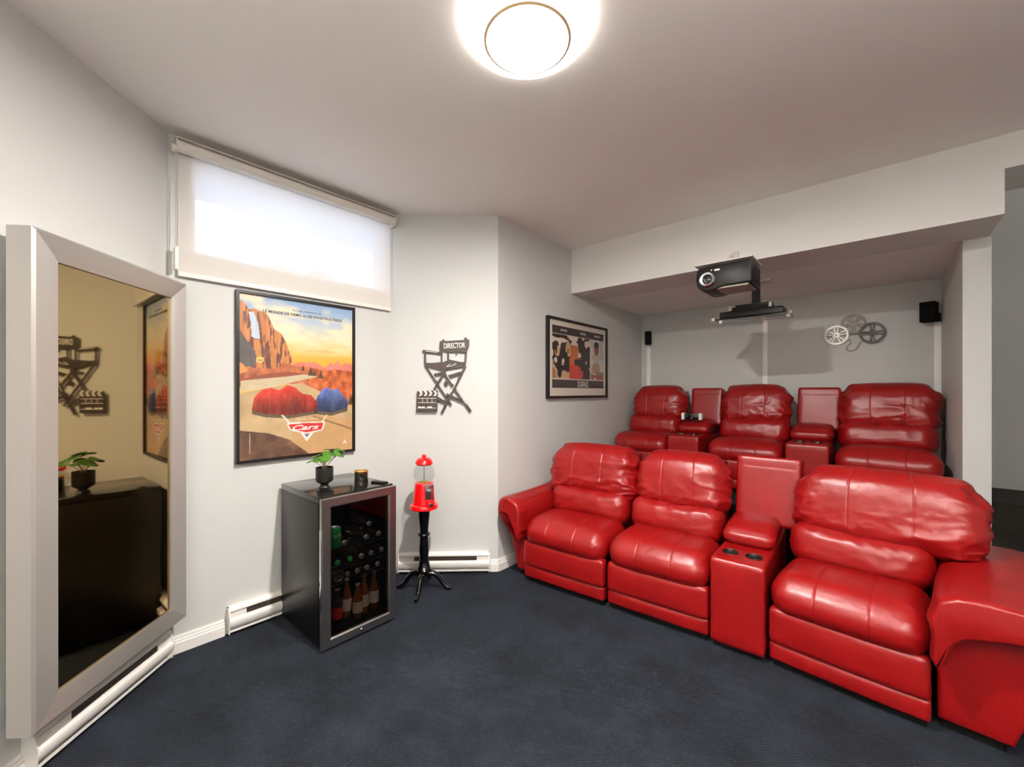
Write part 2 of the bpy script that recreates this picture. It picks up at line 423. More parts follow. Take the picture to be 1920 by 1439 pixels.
# ceiling (main), bulkhead and alcove ceiling
struct(MB().box((-3.15, LS[1] - .1, ZC), (2.3, 3.79, ZC + .12)).obj('ceiling', CEIL))
b = MB().prism([(XP - .01, YBH), (XE, YBH), (XE, YBH + .43), (XE, YBH + .43), (XP - .01, YBH + .43)][:3] + [(XE, YP), (XP - .01, YP)], ZB, ZC)
struct(b.obj('wall_bulkhead', WHITE_WALL))
struct(MB().box((XP - .01, YP, ZB), (XE, YBK + .12, ZC)).obj('ceiling_alcove', CEIL))
struct(MB().box((XE, YBH, 2.592), (2.2, 3.79, ZC)).obj('trim_1', WHITE_WALL))
# riser under the back row and the steps beside it
struct(MB().box((XP, 3.50, 0), (XR, YBK, .49)).obj('floor_riser', CARPET))
st = struct(MB().box((XE + .012, 5.2, .25), (2.2, 5.98, .49)).obj('floor_landing', DARKW))
struct(MB().box((XE + .012, 4.62, 0), (2.2, 5.98, .25)).obj('floor_step', DARKW))

def baseboard(name, p0, p1, nrm):
    p0 = Vector(p0); p1 = Vector(p1); d = (p1 - p0); L = d.length; a = math.atan2(d.y, d.x)
    g = MB(); pr = [(0, 0), (0, .092), (-.006, .092), (-.009, .082), (-.009, .074), (-.012, .07), (-.012, .06), (-.015, .056), (-.015, 0)]
    v = [(0, y, z) for y, z in pr] + [(L, y, z) for y, z in pr]; n = len(pr)
    g.add(v, [tuple(range(n))[::-1], tuple(range(n, 2 * n))] + [(i, (i + 1) % n, n + (i + 1) % n, n + i) for i in range(n)])
    return struct(g.obj(name, TRIM, M=T(p0.x, p0.y, 0, a)))
baseboard('baseboard_window_side', (XW + .0, YA + .01), (XW + .0, .70), 0)
u43 = Vector((math.cos(math.atan2(YC - YB, XP - XW)), math.sin(math.atan2(YC - YB, XP - XW))))
AB = math.atan2(YC - YB, XP - XW)
baseboard('baseboard_bay', (XW, YB), tuple(Vector((XW, YB)) + u43 * .045), 0)
baseboard('baseboard_bay_end', tuple(Vector((XW, YB)) + u43 * .755), (XP, YC), 0)
baseboard('baseboard_alcove_left', (XP, YC), (XP, 3.49), 0)
baseboard('baseboard_mirror_side', (LS[0], LS[1]), (XW + .702 * s2, YA - .702 * s2), 0)

# ------------------------------------------------------------------ baseboard heaters
def heater(label, p, rz, L, slot):
    t = thing('baseboard_heater', label, 'heater', (p[0], p[1], 0), rz)
    # cross-section in (y,z); y negative = into the room
    def strip(name, pr, x0, x1, m, par=t, sm=True):
        n = len(pr); v = [(x0, a, b) for a, b in pr] + [(x1, a, b) for a, b in pr]
        return MB().add(v, [tuple(range(n))[::-1], tuple(range(n, 2 * n))] + [(i, (i + 1) % n, n + (i + 1) % n, n + i) for i in range(n)]).obj(name, m, par, smooth=sm, angle=50)
    strip('back_plate', [(0, .012), (0, .155), (-.006, .155), (-.006, .012)], 0, L, HEATER)
    strip('top_cover', [(0, .158), (-.030, .158), (-.040, .154), (-.044, .148), (-.044, .136), (-.040, .136), (-.041, .142), (-.034, .150), (0, .151)], 0, L, HEATER)
    strip('front_panel', [(-.036, .100), (-.046, .099), (-.055, .094), (-.058, .088), (-.055, .060), (-.046, .046), (-.042, .046), (-.050, .062), (-.053, .088), (-.050, .092), (-.036, .096)], 0, L, HEATER)
    strip('lower_panel', [(0, .016), (-.040, .016), (-.048, .022), (-.048, .034), (-.045, .034), (-.044, .024), (-.038, .020), (0, .020)], 0, L, HEATER)
    strip('end_section', [(-.006, .040), (-.006, .130), (-.040, .130), (-.040, .104), (-.036, .040)], 0.004, slot[0], HEATER)
    strip('end_section', [(-.006, .040), (-.006, .130), (-.040, .130), (-.040, .104), (-.036, .040)], slot[1], L - .004, HEATER)
    strip('heating_element', [(-.006, .045), (-.006, .138), (-.034, .138), (-.034, .045)], slot[0], slot[1], HDARK)
    for x0 in (0, L - .006):
        strip('end_cap', [(0, .012), (0, .158), (-.032, .158), (-.045, .148), (-.056, .100), (-.058, .088), (-.050, .03), (-.048, .012)], x0 - .001, x0 + .005, HEATER)
    return t
heater('long white baseboard heater under the big framed mirror', (XW + .70 * s2, YA - .70 * s2), math.radians(135), .665, (.14, .58))
heater('white baseboard heater running behind the drinks fridge', (XW, .712), math.radians(90), .78, (.09, .68))
heater('white baseboard heater behind the gumball machine stand', tuple(Vector((XW, YB)) + u43 * .05), AB, .70, (.12, .60))

# ------------------------------------------------------------------ window, blind and the outside
wg = MB()
fx0, fx1 = XW - .10, XW - .05
for a, b in (((WY0, WZ0), (WY1, WZ0 + .02)), ((WY0, WZ1 - .02), (WY1, WZ1)), ((WY0, WZ0), (WY0 + .02, WZ1)), ((WY1 - .02, WZ0), (WY1, WZ1))):
    wg.box((fx0, a[0], a[1]), (fx1, b[0], b[1]))
wf = struct(wg.obj('window_1', TRIM))
MB().box((fx0 + .02, WY0 + .015, WZ0 + .015), (fx0 + .026, WY1 - .015, WZ1 - .015)).obj('pane', CLEAR, wf)
# snow bank outside
def snow_h(x, y):
    d = -x - 3.05
    P = np.stack([x * .9, y * .9, np.zeros_like(x) + 3.3], -1).reshape(-1, 3); n = noise(P).reshape(x.shape)
    edge = np.clip(d / .9, 0, 1)
    z = 2.05 + .80 * edge * edge * (3 - 2 * edge) + .22 * (n - .5) * edge + .05 * np.clip(d - .9, 0, 3)
    z -= .09 * np.clip((y - 2.4), 0, 3) * edge
    return z
gx, gy = np.meshgrid(np.linspace(-9, -3.05, 60), np.linspace(-6, 9, 120), indexing='ij'); gz = snow_h(gx, gy)
v = np.stack([gx, gy, gz], -1).reshape(-1, 3); ix = np.arange(60 * 120).reshape(60, 120)
q = np.stack([ix[:-1, :-1], ix[1:, :-1], ix[1:, 1:], ix[:-1, 1:]], -1).reshape(-1, 4)
struct(MB().add(v, q.tolist()).obj('floor_snow_outside', SNOW, smooth=True))
for (px_, py_, r_) in ((-3.32, 1.19, .10), (-3.32, 1.467, .11)):
    o = MB().lathe([(1e-4, r_ * .62)] + [(r_ * math.sin(a), r_ * .62 * math.cos(a)) for a in np.linspace(.2, PI / 2, 8)] + [(r_ * 1.02, -.24)], 24, (px_, py_, 2.305)).obj('shaded_mound', MOUND_SHADE, smooth=True)  # shaded snow bumps, their shade put into the colour
    tag(o, 'low mound tinted blue as shade, seen through the window blind, ' + ('nearer the mirror' if py_ < 1.3 else 'nearer the middle of the window'), 'mound')

bl = thing('roller_blind', 'cream roller blind lowered over the high basement window', 'blind', (XW, 1.13, 2.70), PI / 2)
yb0 = -.075
L0, L1 = -.655, .648
MB().lathe([(1e-4, L0), (.030, L0), (.030, L1), (1e-4, L1)], 28, (0, -.054, -.002), 'x').obj('roller', WHITEP, bl, smooth=True)
MB().box((L0 + .010, -.0225, -.662), (L1 - .006, -.0215, .01)).obj('fabric', FABRIC, bl)
MB().box((L0 + .010, -.030, -.682), (L1 - .006, -.014, -.657)).obj('bottom_bar', WHITEP, bl, bevel=.003)
MB().box((L0 - .006, -.085, .028), (L1 + .006, -.002, .034)).obj('mounting_rail', GREYP, bl)
for x in (L0 - .006, L1 + .002):
    MB().prism([(-.0, -.035), (-.0, .036), (-.07, .036), (-.086, .015), (-.086, -.020), (-.06, -.035)], x, x + .006, 'x').obj('bracket', WHITEP, bl)
MB().tube([(L0 - .004, -.075, -.02), (L0 - .004, -.076, -.55)], .0022, 6).obj('chain', GREYP, bl)
MB().tube([(L0 - .004, -.045, -.02), (L0 - .004, -.046, -.55)], .0022, 6).obj('chain', GREYP, bl)
MB().box((L0 - .012, -.082, -.66), (L0 + .004, -.035, -.54)).obj('chain_tensioner', WHITEP, bl, bevel=.003)
MB().lathe([(1e-4, -.012), (.02, -.012), (.02, .012), (1e-4, .012)], 16, (L0 - .01, -.06, -.022), 'x').obj('clutch', WHITEP, bl, smooth=True)

# ------------------------------------------------------------------ ceiling lamps
def lamp(label, x, y, gm, down):
    t = thing('ceiling_lamp', label, 'ceiling lamp', (x, y, ZC))
    MB().lathe([(1e-4, 0), (.10, 0), (.10, -.015), (1e-4, -.015)], 32).obj('canopy', LAMPRING, t, smooth=True, M=Matrix.Diagonal((1.08, 1.08, .72, 1)))
    MB().lathe([(.10, -.012), (.195, -.018), (.220, -.030), (.218, -.040), (.20, -.058), (.165, -.068), (1e-4, -.068)], 48).obj('outer_shade', gm, t, smooth=True, M=Matrix.Diagonal((1.08, 1.08, .72, 1)))
    MB().lathe([(.142, -.066), (.150, -.070), (.150, -.090), (.142, -.094)], 48).obj('ring', LAMPRING, t, smooth=True, M=Matrix.Diagonal((1.08, 1.08, .72, 1)))
    MB().lathe([(.141, -.068), (.141, -.096), (.11, -.108), (.06, -.114), (1e-4, -.116)], 48).obj('inner_shade', gm, t, smooth=True, M=Matrix.Diagonal((1.08, 1.08, .72, 1)))
    d = bpy.data.lights.new('lamp_bulb', 'AREA'); d.shape = 'DISK'; d.size = .07; d.energy = down; d.color = (1, .955, .90)
    o = bpy.data.objects.new('lamp_bulb', d); COL.objects.link(o); o.location = (x + .05, y - .05, ZC - .086)
    return t
lamp('round flush ceiling lamp shining white above the middle of the room', -.985, 1.205, LAMPG, LAMP_DOWN)
lamp('added unseen ceiling lamp filling the room from behind the camera', 1.05, .35, FILL_LAMPG, LAMP_DOWN_2)  # fill lamp added out of view

lamp('added unseen ceiling lamp brightening the stairs beyond the alcove', 1.5, 5.0, FILL_LAMPG, 3.5).location.z = 3.95  # added out of view to brighten the stair wall
bpy.data.objects['lamp_bulb.002'].location.z = 3.87
# unseen floor lamp added to lift the ceiling and room light
ul = thing('fill_floor_lamp', 'added unseen bowl floor lamp filling the room light', 'floor lamp', (.95, -.85, 0))
MB().lathe([(1e-4, 0), (.14, 0), (.14, .02), (.02, .03), (1e-4, .03)], 32).obj('base', BLACK, ul, smooth=True)
MB().tube([(0, 0, .03), (0, 0, 1.75)], .012, 12).obj('pole', BLACK, ul, smooth=True)
MB().lathe([(1e-4, 1.74), (.06, 1.75), (.15, 1.80), (.18, 1.84), (.175, 1.84), (.145, 1.81), (.05, 1.765), (1e-4, 1.76)], 32).obj('bowl', WHITEP, ul, smooth=True)
ud = bpy.data.lights.new('fill_floor_lamp_bulb', 'AREA'); ud.shape = 'DISK'; ud.size = .26; ud.energy = UPLIGHT; ud.color = (1, .95, .90); ud.spread = math.radians(150)
uo = bpy.data.objects.new('fill_floor_lamp_bulb', ud); COL.objects.link(uo); uo.location = (.95, -.85, 1.845); uo.rotation_euler = (PI, 0, 0)

# ------------------------------------------------------------------ mirror
mr = thing('mirror', 'tall bronze tinted mirror in a wide brushed silver frame on the left wall', 'mirror', (XW + .418 * s2, YA - .418 * s2, 1.095), math.radians(136.8))
W2, H2, FW = .385, .872, .112
y0, y1, y2 = -.045, -.122, -.092      # back, outer front edge, inner edge
def rail(name, pts, m):   # pts: outer a, outer b, inner b, inner a (x,z)
    oa, ob, ib, ia = pts
    k = .10
    def lerp(p, q, t): return (p[0] + (q[0] - p[0]) * t, p[1] + (q[1] - p[1]) * t)
    prof = [(0, y0), (0, y1), (.10, y1 - .004), (.35, y1 + .004), (.6, y1 + .012), (.85, y1 + .02), (1.0, y2 - .004), (1.0, y0)]
    v = []; n = len(prof)
    for t_, yy in prof: a = lerp(oa, ia, t_); v.append((a[0], yy, a[1]))
    for t_, yy in prof: a = lerp(ob, ib, t_); v.append((a[0], yy, a[1]))
    MB().add(v, [tuple(range(n)), tuple(range(n, 2 * n))[::-1]] + [(i, (i + 1) % n, n + (i + 1) % n, n + i) for i in range(n)]).obj(name, m, mr, smooth=True, angle=30)
o_ = [(-W2, -H2), (W2, -H2), (W2, H2), (-W2, H2)]; i_ = [(-W2 + .122, -H2 + .068), (W2 - .066, -H2 + .068), (W2 - .066, H2 - .088), (-W2 + .122, H2 - .088)]
rail('bottom_rail', (o_[0], o_[1], i_[1], i_[0]), MFRAME_H); rail('top_rail', (o_[3], o_[2], i_[2], i_[3]), MFRAME_H)
rail('side_rail', (o_[0], o_[3], i_[3], i_[0]), MFRAME_V); rail('side_rail', (o_[1], o_[2], i_[2], i_[1]), MFRAME_V)
MB().box((-W2 + .112, -.086, -H2 + .058), (W2 - .058, -.080, H2 - .078)).obj('mirror_glass', MIRROR, mr)
MB().box((-W2 + .03, -.079, -H2 + .03), (W2 - .03, y0 - .002, H2 - .03)).obj('backing_board', FRAMEB, mr)
for sx in (-.2, .2):
    MB().box((sx - .02, y0 - .004, .5), (sx + .02, 0, .56)).obj('hanging_bracket', CHROME, mr)

# ------------------------------------------------------------------ posters
def paint(name, parent, w_, h_, nx, nz, fn, y=0.0):
    u = np.linspace(0, 1, nx); vv = np.linspace(0, 1, nz); U, V = np.meshgrid(u, vv, indexing='ij')
    P = np.stack([(U - .5) * w_, np.full(U.shape, y), (V - .5) * h_], -1).reshape(-1, 3)
    idx = np.arange(nx * nz).reshape(nx, nz)
    q = np.stack([idx[:-1, :-1], idx[1:, :-1], idx[1:, 1:], idx[:-1, 1:]], -1).reshape(-1, 4)
    me = bpy.data.meshes.new(name); me.from_pydata(P.tolist(), [], q.tolist()); me.update()
    C = fn(U, V).reshape(-1, 3) / 255.; C = np.where(C <= .04045, C / 12.92, ((C + .055) / 1.055) ** 2.4)
    a = me.color_attributes.new('paint', 'FLOAT_COLOR', 'POINT')
    a.data.foreach_set('color', np.concatenate([C, np.ones((len(C), 1))], 1).astype('f').ravel())
    return link(name, me, PRINT, parent)
def frame_parts(t, w_, h_, fw, d, m, print_y=-.010):
    for nm, poly in (('frame_rail', [(-w_ / 2, -h_ / 2), (w_ / 2, -h_ / 2), (w_ / 2 - fw, -h_ / 2 + fw), (-w_ / 2 + fw, -h_ / 2 + fw)]),
                     ('frame_rail', [(-w_ / 2, h_ / 2), (-w_ / 2 + fw, h_ / 2 - fw), (w_ / 2 - fw, h_ / 2 - fw), (w_ / 2, h_ / 2)]),
                     ('frame_stile', [(-w_ / 2, -h_ / 2), (-w_ / 2 + fw, -h_ / 2 + fw), (-w_ / 2 + fw, h_ / 2 - fw), (-w_ / 2, h_ / 2)]),
                     ('frame_stile', [(w_ / 2, -h_ / 2), (w_ / 2, h_ / 2), (w_ / 2 - fw, h_ / 2 - fw), (w_ / 2 - fw, -h_ / 2 + fw)])):
        MB().prism(poly, -d, 0, 'y').obj(nm, m, t)
    MB().box((-w_ / 2 + fw * .6, print_y + .002, -h_ / 2 + fw * .6), (w_ / 2 - fw * .6, -.001, h_ / 2 - fw * .6)).obj('backing', FRAMEB, t)
def label_text(par, s, x, z, w_, h_, y, m, name='lettering', shear=0, bold=0.0, rot=0):
    v, f = text_mesh(s, w_, h_, .0006, shear, bold)
    if rot: v = xf(v, Matrix.Rotation(rot, 4, 'Y'))
    return MB().add(v + np.array([x, y, z]), f).obj(name, m, par)

PW, PH = .730, 1.020
ps = thing('framed_poster', 'black framed poster of an orange desert canyon road under a sunset sky', 'poster', (XW, 1.118, 1.488), PI / 2)
frame_parts(ps, PW, PH, .016, .030, FRAMEB, -.014)
iw, ih = PW - .030, PH - .030
def c1(x, y):   # photo sketch coords -> U,V
    U = (x - 48) / 890.; yt = 45 + 135 * U; ybm = 1385 - 95 * U; return U, (ybm - y) / (ybm - yt)
def pc(*pts): return [c1(*p) for p in pts]
def desert(U, V):
    N = lambda sx, sy, o=0, k=1: noise(np.stack([U * sx + o, V * sy + o, U * 0 + k * 1.7], -1).reshape(-1, 3)).reshape(U.shape)
    fb = lambda sx, sy, o=0: N(sx, sy, o) * .5 + N(sx * 2.1, sy * 2.1, o + 5) * .28 + N(sx * 4.3, sy * 4.3, o + 9) * .22
    def mix(a, b, t): t = np.clip(t, 0, 1)[..., None]; return np.array(a, float) * (1 - t) + np.array(b, float) * t if not hasattr(a, 'shape') or a.ndim < 3 else a * (1 - t) + np.array(b, float) * t
    C = np.zeros(U.shape + (3,)) + np.array([150, 178, 214.])
    h = 1 - V
    C = mix(C, (196, 208, 216), (h - .02) / .14)
    C = mix(C, (243, 222, 170), (h - .13) / .14)
    C = mix(C, (246, 184, 96), (h - .24) / .12)
    C = mix(C, (247, 170, 52), (h - .32) / .08)
    C = mix(C, (251, 200, 74), (h - .40) / .05)
    cl = fb(3.2, 9, 3) + .12 * (1 - abs(h - .2) / .3)
    C = mix(C, (248, 232, 196), np.clip((cl - .50) * 7, 0, 1) * np.clip((.36 - h) * 9, 0, 1) * .9)
    C = mix(C, (225, 140, 60), np.clip((fb(3, 16, 8) - .52) * 6, 0, 1) * np.clip((h - .26) * 12, 0, 1) * .6)
    # far pink mesas and red land
    m = inpoly(U, V, pc((430, 600), (600, 595), (690, 640), (740, 598), (765, 622), (805, 585), (830, 622), (870, 602), (950, 620), (950, 760), (430, 720))); C[m] = (np.array([222, 128, 112.]) + (fb(14, 5, 2)[m][:, None] - .5) * np.array([60, 50, 60]))
    m = inpoly(U, V, pc((360, 640), (500, 625), (700, 662), (800, 655), (950, 675), (950, 990), (640, 900), (440, 800))); C[m] = np.array([196, 98, 52.]) + (fb(22, 26, 4)[m][:, None] - .5) * np.array([170, 130, 80])
    m = inpoly(U, V, pc((20, 600), (380, 600), (560, 660), (560, 760), (20, 800))); C[m] = np.array([176, 96, 60.]) + (fb(16, 14, 6)[m][:, None] - .5) * np.array([130, 90, 60])
    # lower plain / road
    m = inpoly(U, V, pc((40, 850), (300, 790), (500, 760), (950, 960), (950, 1420), (40, 1420))); C[m] = np.array([196, 166, 122.]) + (fb(6, 10, 1)[m][:, None] - .5) * np.array([50, 50, 46])
    m = inpoly(U, V, pc((560, 1010), (950, 1050), (950, 1300), (520, 1360), (420, 1180))); C[m] = C[m] * .55 + np.array([206, 150, 92.]) * .45
    m = inpoly(U, V, pc((580, 1020), (950, 1125), (950, 1140), (600, 1040))); C[m] = np.array([150, 110, 70.])
    m = inpoly(U, V, pc((60, 748), (250, 722), (420, 688), (610, 700), (620, 716), (460, 750), (260, 800), (60, 835))); C[m] = np.array([203, 184, 150.]) + (fb(8, 30, 1)[m][:, None] - .5) * 40
    m = inpoly(U, V, pc((230, 690), (400, 672), (540, 690), (380, 712), (60, 745), (60, 735))); C[m] = np.array([150, 78, 56.])
    m = inpoly(U, V, pc((40, 1140), (250, 1165), (400, 1215), (560, 1330), (420, 1400), (40, 1420))); C[m] = np.array([104, 72, 54.]) + (fb(12, 12, 3)[m][:, None] - .5) * np.array([120, 90, 70])
    # canyon wall on the left
    cliff = pc((40, 95), (80, 120), (115, 175), (150, 170), (200, 190), (235, 205), (262, 260), (290, 330), (345, 370), (375, 430), (400, 500), (432, 590), (405, 612), (350, 600), (330, 650), (120, 640), (40, 690))
    m = inpoly(U, V, cliff)
    st = fb(26, 5, 2)
    t = (st > .52)
    C[m] = np.array([204, 132, 76.]) + (fb(30, 8, 12)[m][:, None] - .5) * 80
    C[m & t] = np.array([118, 72, 58.]) + (fb(30, 30, 12)[m & t][:, None] - .5) * 60
    m = inpoly(U, V, pc((50, 330), (100, 420), (140, 480), (170, 560), (150, 630), (50, 640))); C[m] = np.array([104, 96, 92.]) + (fb(20, 8, 2)[m][:, None] - .5) * 50
    m = inpoly(U, V, pc((40, 590), (75, 610), (110, 665), (40, 700))); C[m] = np.array([226, 150, 88.])
    m = inpoly(U, V, pc((115, 196), (150, 200), (178, 290), (190, 400), (188, 415), (150, 405), (132, 392), (128, 280))); C[m] = np.array([206, 216, 232.]) + (N(60, 5, 3)[m][:, None] - .5) * 40
    # dark conifers
    for cx, cy, s in ((510, 620, 14), (572, 628, 24), (604, 662, 14), (655, 655, 22), (925, 850, 26)):
        m = inpoly(U, V, pc((cx, cy), (cx + s, cy + s * 3.2), (cx - s, cy + s * 3.2))); C[m] = np.array([74, 66, 50.])
    # small yellow road sign
    m = inpoly(U, V, pc((168, 558), (190, 552), (215, 560), (218, 590), (192, 606), (166, 592))); C[m] = np.array([232, 200, 110.])
    # a plain red boulder and a plain blue boulder by the road
    def rock(poly, col, o):
        m = inpoly(U, V, pc(*[(x, y + 26) for x, y in poly])) & ~inpoly(U, V, pc(*poly)); C[m] = C[m] * .5
        m = inpoly(U, V, pc(*poly)); fc = np.floor(N(9, 12, o) * 6) / 6
        cy_ = np.mean([c1(*p)[1] for p in poly]); g_ = 1 + (V[m] - cy_)[:, None] * 5; C[m] = np.array(col, float) * (.62 + .5 * fc[m][:, None]) * np.clip(g_, .6, 1.35) + (fb(30, 9, o)[m][:, None] - .5) * 70 + (fb(30, 34, o + 2)[m][:, None] - .5) * 34
    rock([(600, 985), (622, 880), (672, 812), (720, 800), (760, 820), (800, 806), (850, 862), (898, 902), (892, 962), (750, 1000)], (96, 116, 178), 2)
    rock([(134, 985), (150, 880), (205, 818), (270, 800), (330, 822), (390, 778), (450, 800), (500, 846), (575, 862), (628, 915), (622, 985), (400, 1022), (230, 1012)], (226, 66, 46), 5)
    # title plate
    m = inpoly(U, V, pc((340, 1020), (356, 1018), (420, 1085), (390, 1085))); C[m] = np.array([222, 214, 200.])
    m = inpoly(U, V, pc((700, 1020), (714, 1014), (672, 1080), (655, 1080))); C[m] = np.array([222, 214, 200.])
    m = inpoly(U, V, pc((482, 1150), (540, 1232), (606, 1145))); C[m] = np.array([238, 234, 226.])
    m = inpoly(U, V, pc((505, 1150), (540, 1200), (580, 1150))); C[m] = np.array([92, 112, 142.])
    m = inpoly(U, V, pc((384, 1092), (400, 1078), (690, 1072), (692, 1085), (672, 1142), (540, 1172), (405, 1142))); C[m] = np.array([232, 226, 216.])
    m = inpoly(U, V, pc((398, 1096), (540, 1084), (680, 1082), (662, 1134), (540, 1160), (414, 1134))); C[m] = np.array([208, 44, 44.])
    m = inpoly(U, V, pc((868, 1216), (888, 1248), (876, 1244), (868, 1236), (860, 1246), (848, 1250))); C[m] = np.array([240, 238, 230.])
    m = inpoly(U, V, pc((120, 1165), (125, 1165), (125, 1325), (120, 1325))); C[m] = np.array([214, 200, 190.])
    return np.clip(C * .97 + 6, 0, 255)
paint('print', ps, iw, ih, 230, 320, desert, -.0145)
def pp(x, y): U, V = c1(x, y); return (U - .5) * iw, (V - .5) * ih
for s, x0, x1, y, hh, mm, sh in (('LE MONDE DE NEMO et LES INDESTRUCTIBLES', 212, 840, 226, .018, POSTER_TEXT, 0), ('Par les créateurs de', 430, 660, 194, .012, POSTER_TEXT, 0), ('Disney  PIXAR', 460, 630, 1051, .009, POSTER_WHITE, .2), ('Cars', 425, 640, 1118, .034, POSTER_WHITE, .35)):
    xa_, za = pp((x0 + x1) / 2, y); wd = (x1 - x0) / 890 * iw
    label_text(ps, s, xa_, za, wd, hh, -.0152, mm, shear=sh, bold=.022 if s in ('Cars', 'LE MONDE DE NEMO et LES INDESTRUCTIBLES') else 0)
xa_, za = pp(192, 580); label_text(ps, '66', xa_, za, .022, .014, -.0152, POSTER_TEXT)
MB().box((-iw / 2, -.019, -ih / 2), (iw / 2, -.0178, ih / 2)).obj('glazing', PICG, ps)

PW2, PH2 = 1.078, .742
p2 = thing('framed_picture', 'wide black framed film picture with white mat on the wall beside the alcove', 'picture', (XP, 3.522, 1.712), PI / 2)
frame_parts(p2, PW2, PH2, .022, .032, FRAMEB, -.014)
MB().box((-PW2 / 2 + .016, -.016, -PH2 / 2 + .016), (PW2 / 2 - .016, -.013, PH2 / 2 - .016)).obj('mat_board', MATW, p2)
def stills(U, V):
    N = lambda sx, sy, o=0: noise(np.stack([U * sx + o, V * sy + o, U * 0 + 1.7], -1).reshape(-1, 3)).reshape(U.shape)
    C = np.zeros(U.shape + (3,)) + np.array([62, 44, 36.])
    top = V > .875; bot = V < .135
    L = U < .70
    n1 = N(11, 5, 3); n2 = N(16, 9, 7); n3 = N(6, 4, 1)
    C[(n1 > .48) & (U < .34)] = (206, 166, 130)
    C[(n1 > .62) & (U < .4)] = (176, 120, 74)
    C[(n2 > .70) & L] = (226, 208, 190)
    C[(n2 < .32) & L] = (40, 34, 36)
    rr = (n3 > .50) & (U > .30) & (U < .7) & (V < .5); C[rr] = (206, 66, 54)
    C[(n3 > .55) & (U > .32) & (U < .46) & (V < .72) & (V > .4)] = (196, 110, 56)
    C[(n2 < .42) & (U > .36) & (U < .7) & (V > .3)] = (58, 46, 44)
    R = U > .715
    C[R] = (212, 208, 198)
    C[R & (n2 > .6)] = (196, 190, 176)
    C[R & (((U - .84) / .052) ** 2 + ((V - .70) / .11) ** 2 < 1)] = (150, 88, 72)
    C[R & (((U - .842) / .054) ** 2 + ((V - .78) / .06) ** 2 < 1)] = (52, 36, 34)
    C[R & (((U - .83) / .09) ** 2 + ((V - .36) / .10) ** 2 < 1)] = (184, 152, 112)
    C[R & (V < .30) & (n1 > .45)] = (152, 130, 96)
    C[R & (V < .24) & (n2 > .5)] = (170, 90, 80)
    C[(U > .70) & (U <= .715)] = (226, 216, 204)
    C[top | bot] = (72, 62, 60)
    C[(V > .862) & (V <= .875)] = (226, 216, 204); C[(V > .135) & (V < .148)] = (226, 216, 204)
    return C
kx0, kx1, kz0, kz1 = -.46, .475, -.275, .30
kw, kh = kx1 - kx0, kz1 - kz0
pk = paint('print', p2, kw, kh, 200, 130, stills, -.0168); pk.location = ((kx0 + kx1) / 2, 0, (kz0 + kz1) / 2)
for s, ux, vz, ww, hh in (('MONEY', .20, .938, .11, .022), ('POWER', .56, .938, .10, .022), ('RESPECT', .86, .938, .12, .022), ('SCARFACE', .56, .067, .20, .060)):
    label_text(p2, s, kx0 + ux * kw, kz0 + vz * kh, ww, hh, -.0176, MATW, bold=.01)
MB().box((-PW2 / 2 + .02, -.024, -PH2 / 2 + .02), (PW2 / 2 - .02, -.0228, PH2 / 2 - .02)).obj('glazing', PICG, p2)

# ------------------------------------------------------------------ director chair wall art
oc = Vector((XW, YB)) + u43 * .3899
da = thing('wall_art', 'dark metal wall cut-out of a director chair with a small clapperboard', 'wall decoration', (oc.x, oc.y, 1.485), AB)
def plate(name, poly, m, y=-.020, d=.004): return MB().prism(poly, y, y + d, 'y').obj(name, m, da)
plate('backrest', [(-.027, .304), (-.012, .309), (-.005, .32), (.007, .32), (.015, .308), (.158, .317), (.163, .332), (.172, .338), (.18, .336), (.19, .32), (.202, .321), (.2, .269), (.19, .244), (.185, .239), (.173, .219), (.041, .222), (-.027, .231), (-.03, .253)], DARKART)
g = MB()
for poly in ([(.032, .226), (.045, .226), (.045, .158), (.032, .157)], [(.168, .222), (.185, .242), (.178, .146), (.17, .107), (.156, .11), (.163, .146)],
             [(-.146, .223), (-.132, .223), (-.131, .136), (-.146, .126)], [(-.018, .209), (-.005, .209), (-.006, .141), (-.018, .139)]):
    MB().prism(poly, -.0195, -.016, 'y').obj('upright', DARKART, da)
plate('armrest', [(-.16, .238), (-.138, .239), (-.022, .222), (-.004, .222), (-.005, .205), (-.022, .205), (-.134, .218), (-.157, .221)], DARKART, -.0205)
plate('seat', [(-.146, .143), (-.105, .138), (-.017, .144), (.003, .146), (.048, .165), (.139, .146), (.175, .146), (.171, .111), (.09, .095), (.022, .085), (.022, .049), (-.008, .049), (-.008, .08), (-.09, .102), (-.146, .124)], DARKART, -.021)
bars = [(-0.136, 0.121, 0.061, -0.188, .017), (0.173, 0.117, -0.012, -0.251, .018), (0.01, 0.053, 0.212, -0.237, .020), (0.003, 0.053, -0.071, -0.071, .017), (-0.071, 0.046, -0.008, 0.058, .018), (0.041, 0.032, 0.139, 0.063, .022), (-0.046, -0.134, 0.022, -0.171, .024), (0.022, -0.103, 0.163, -0.166, .020)]
for i, (a, b_, c, d, w_) in enumerate(bars):
    dx, dz = c - a, d - b_; L = math.hypot(dx, dz); nx_, nz_ = -dz / L * w_ / 2, dx / L * w_ / 2
    plate('leg' if i < 4 else 'stretcher', [(a + nx_, b_ + nz_), (a - nx_, b_ - nz_), (c - nx_, d - nz_), (c + nx_, d + nz_)], DARKART, -.022 - .0006 * i)
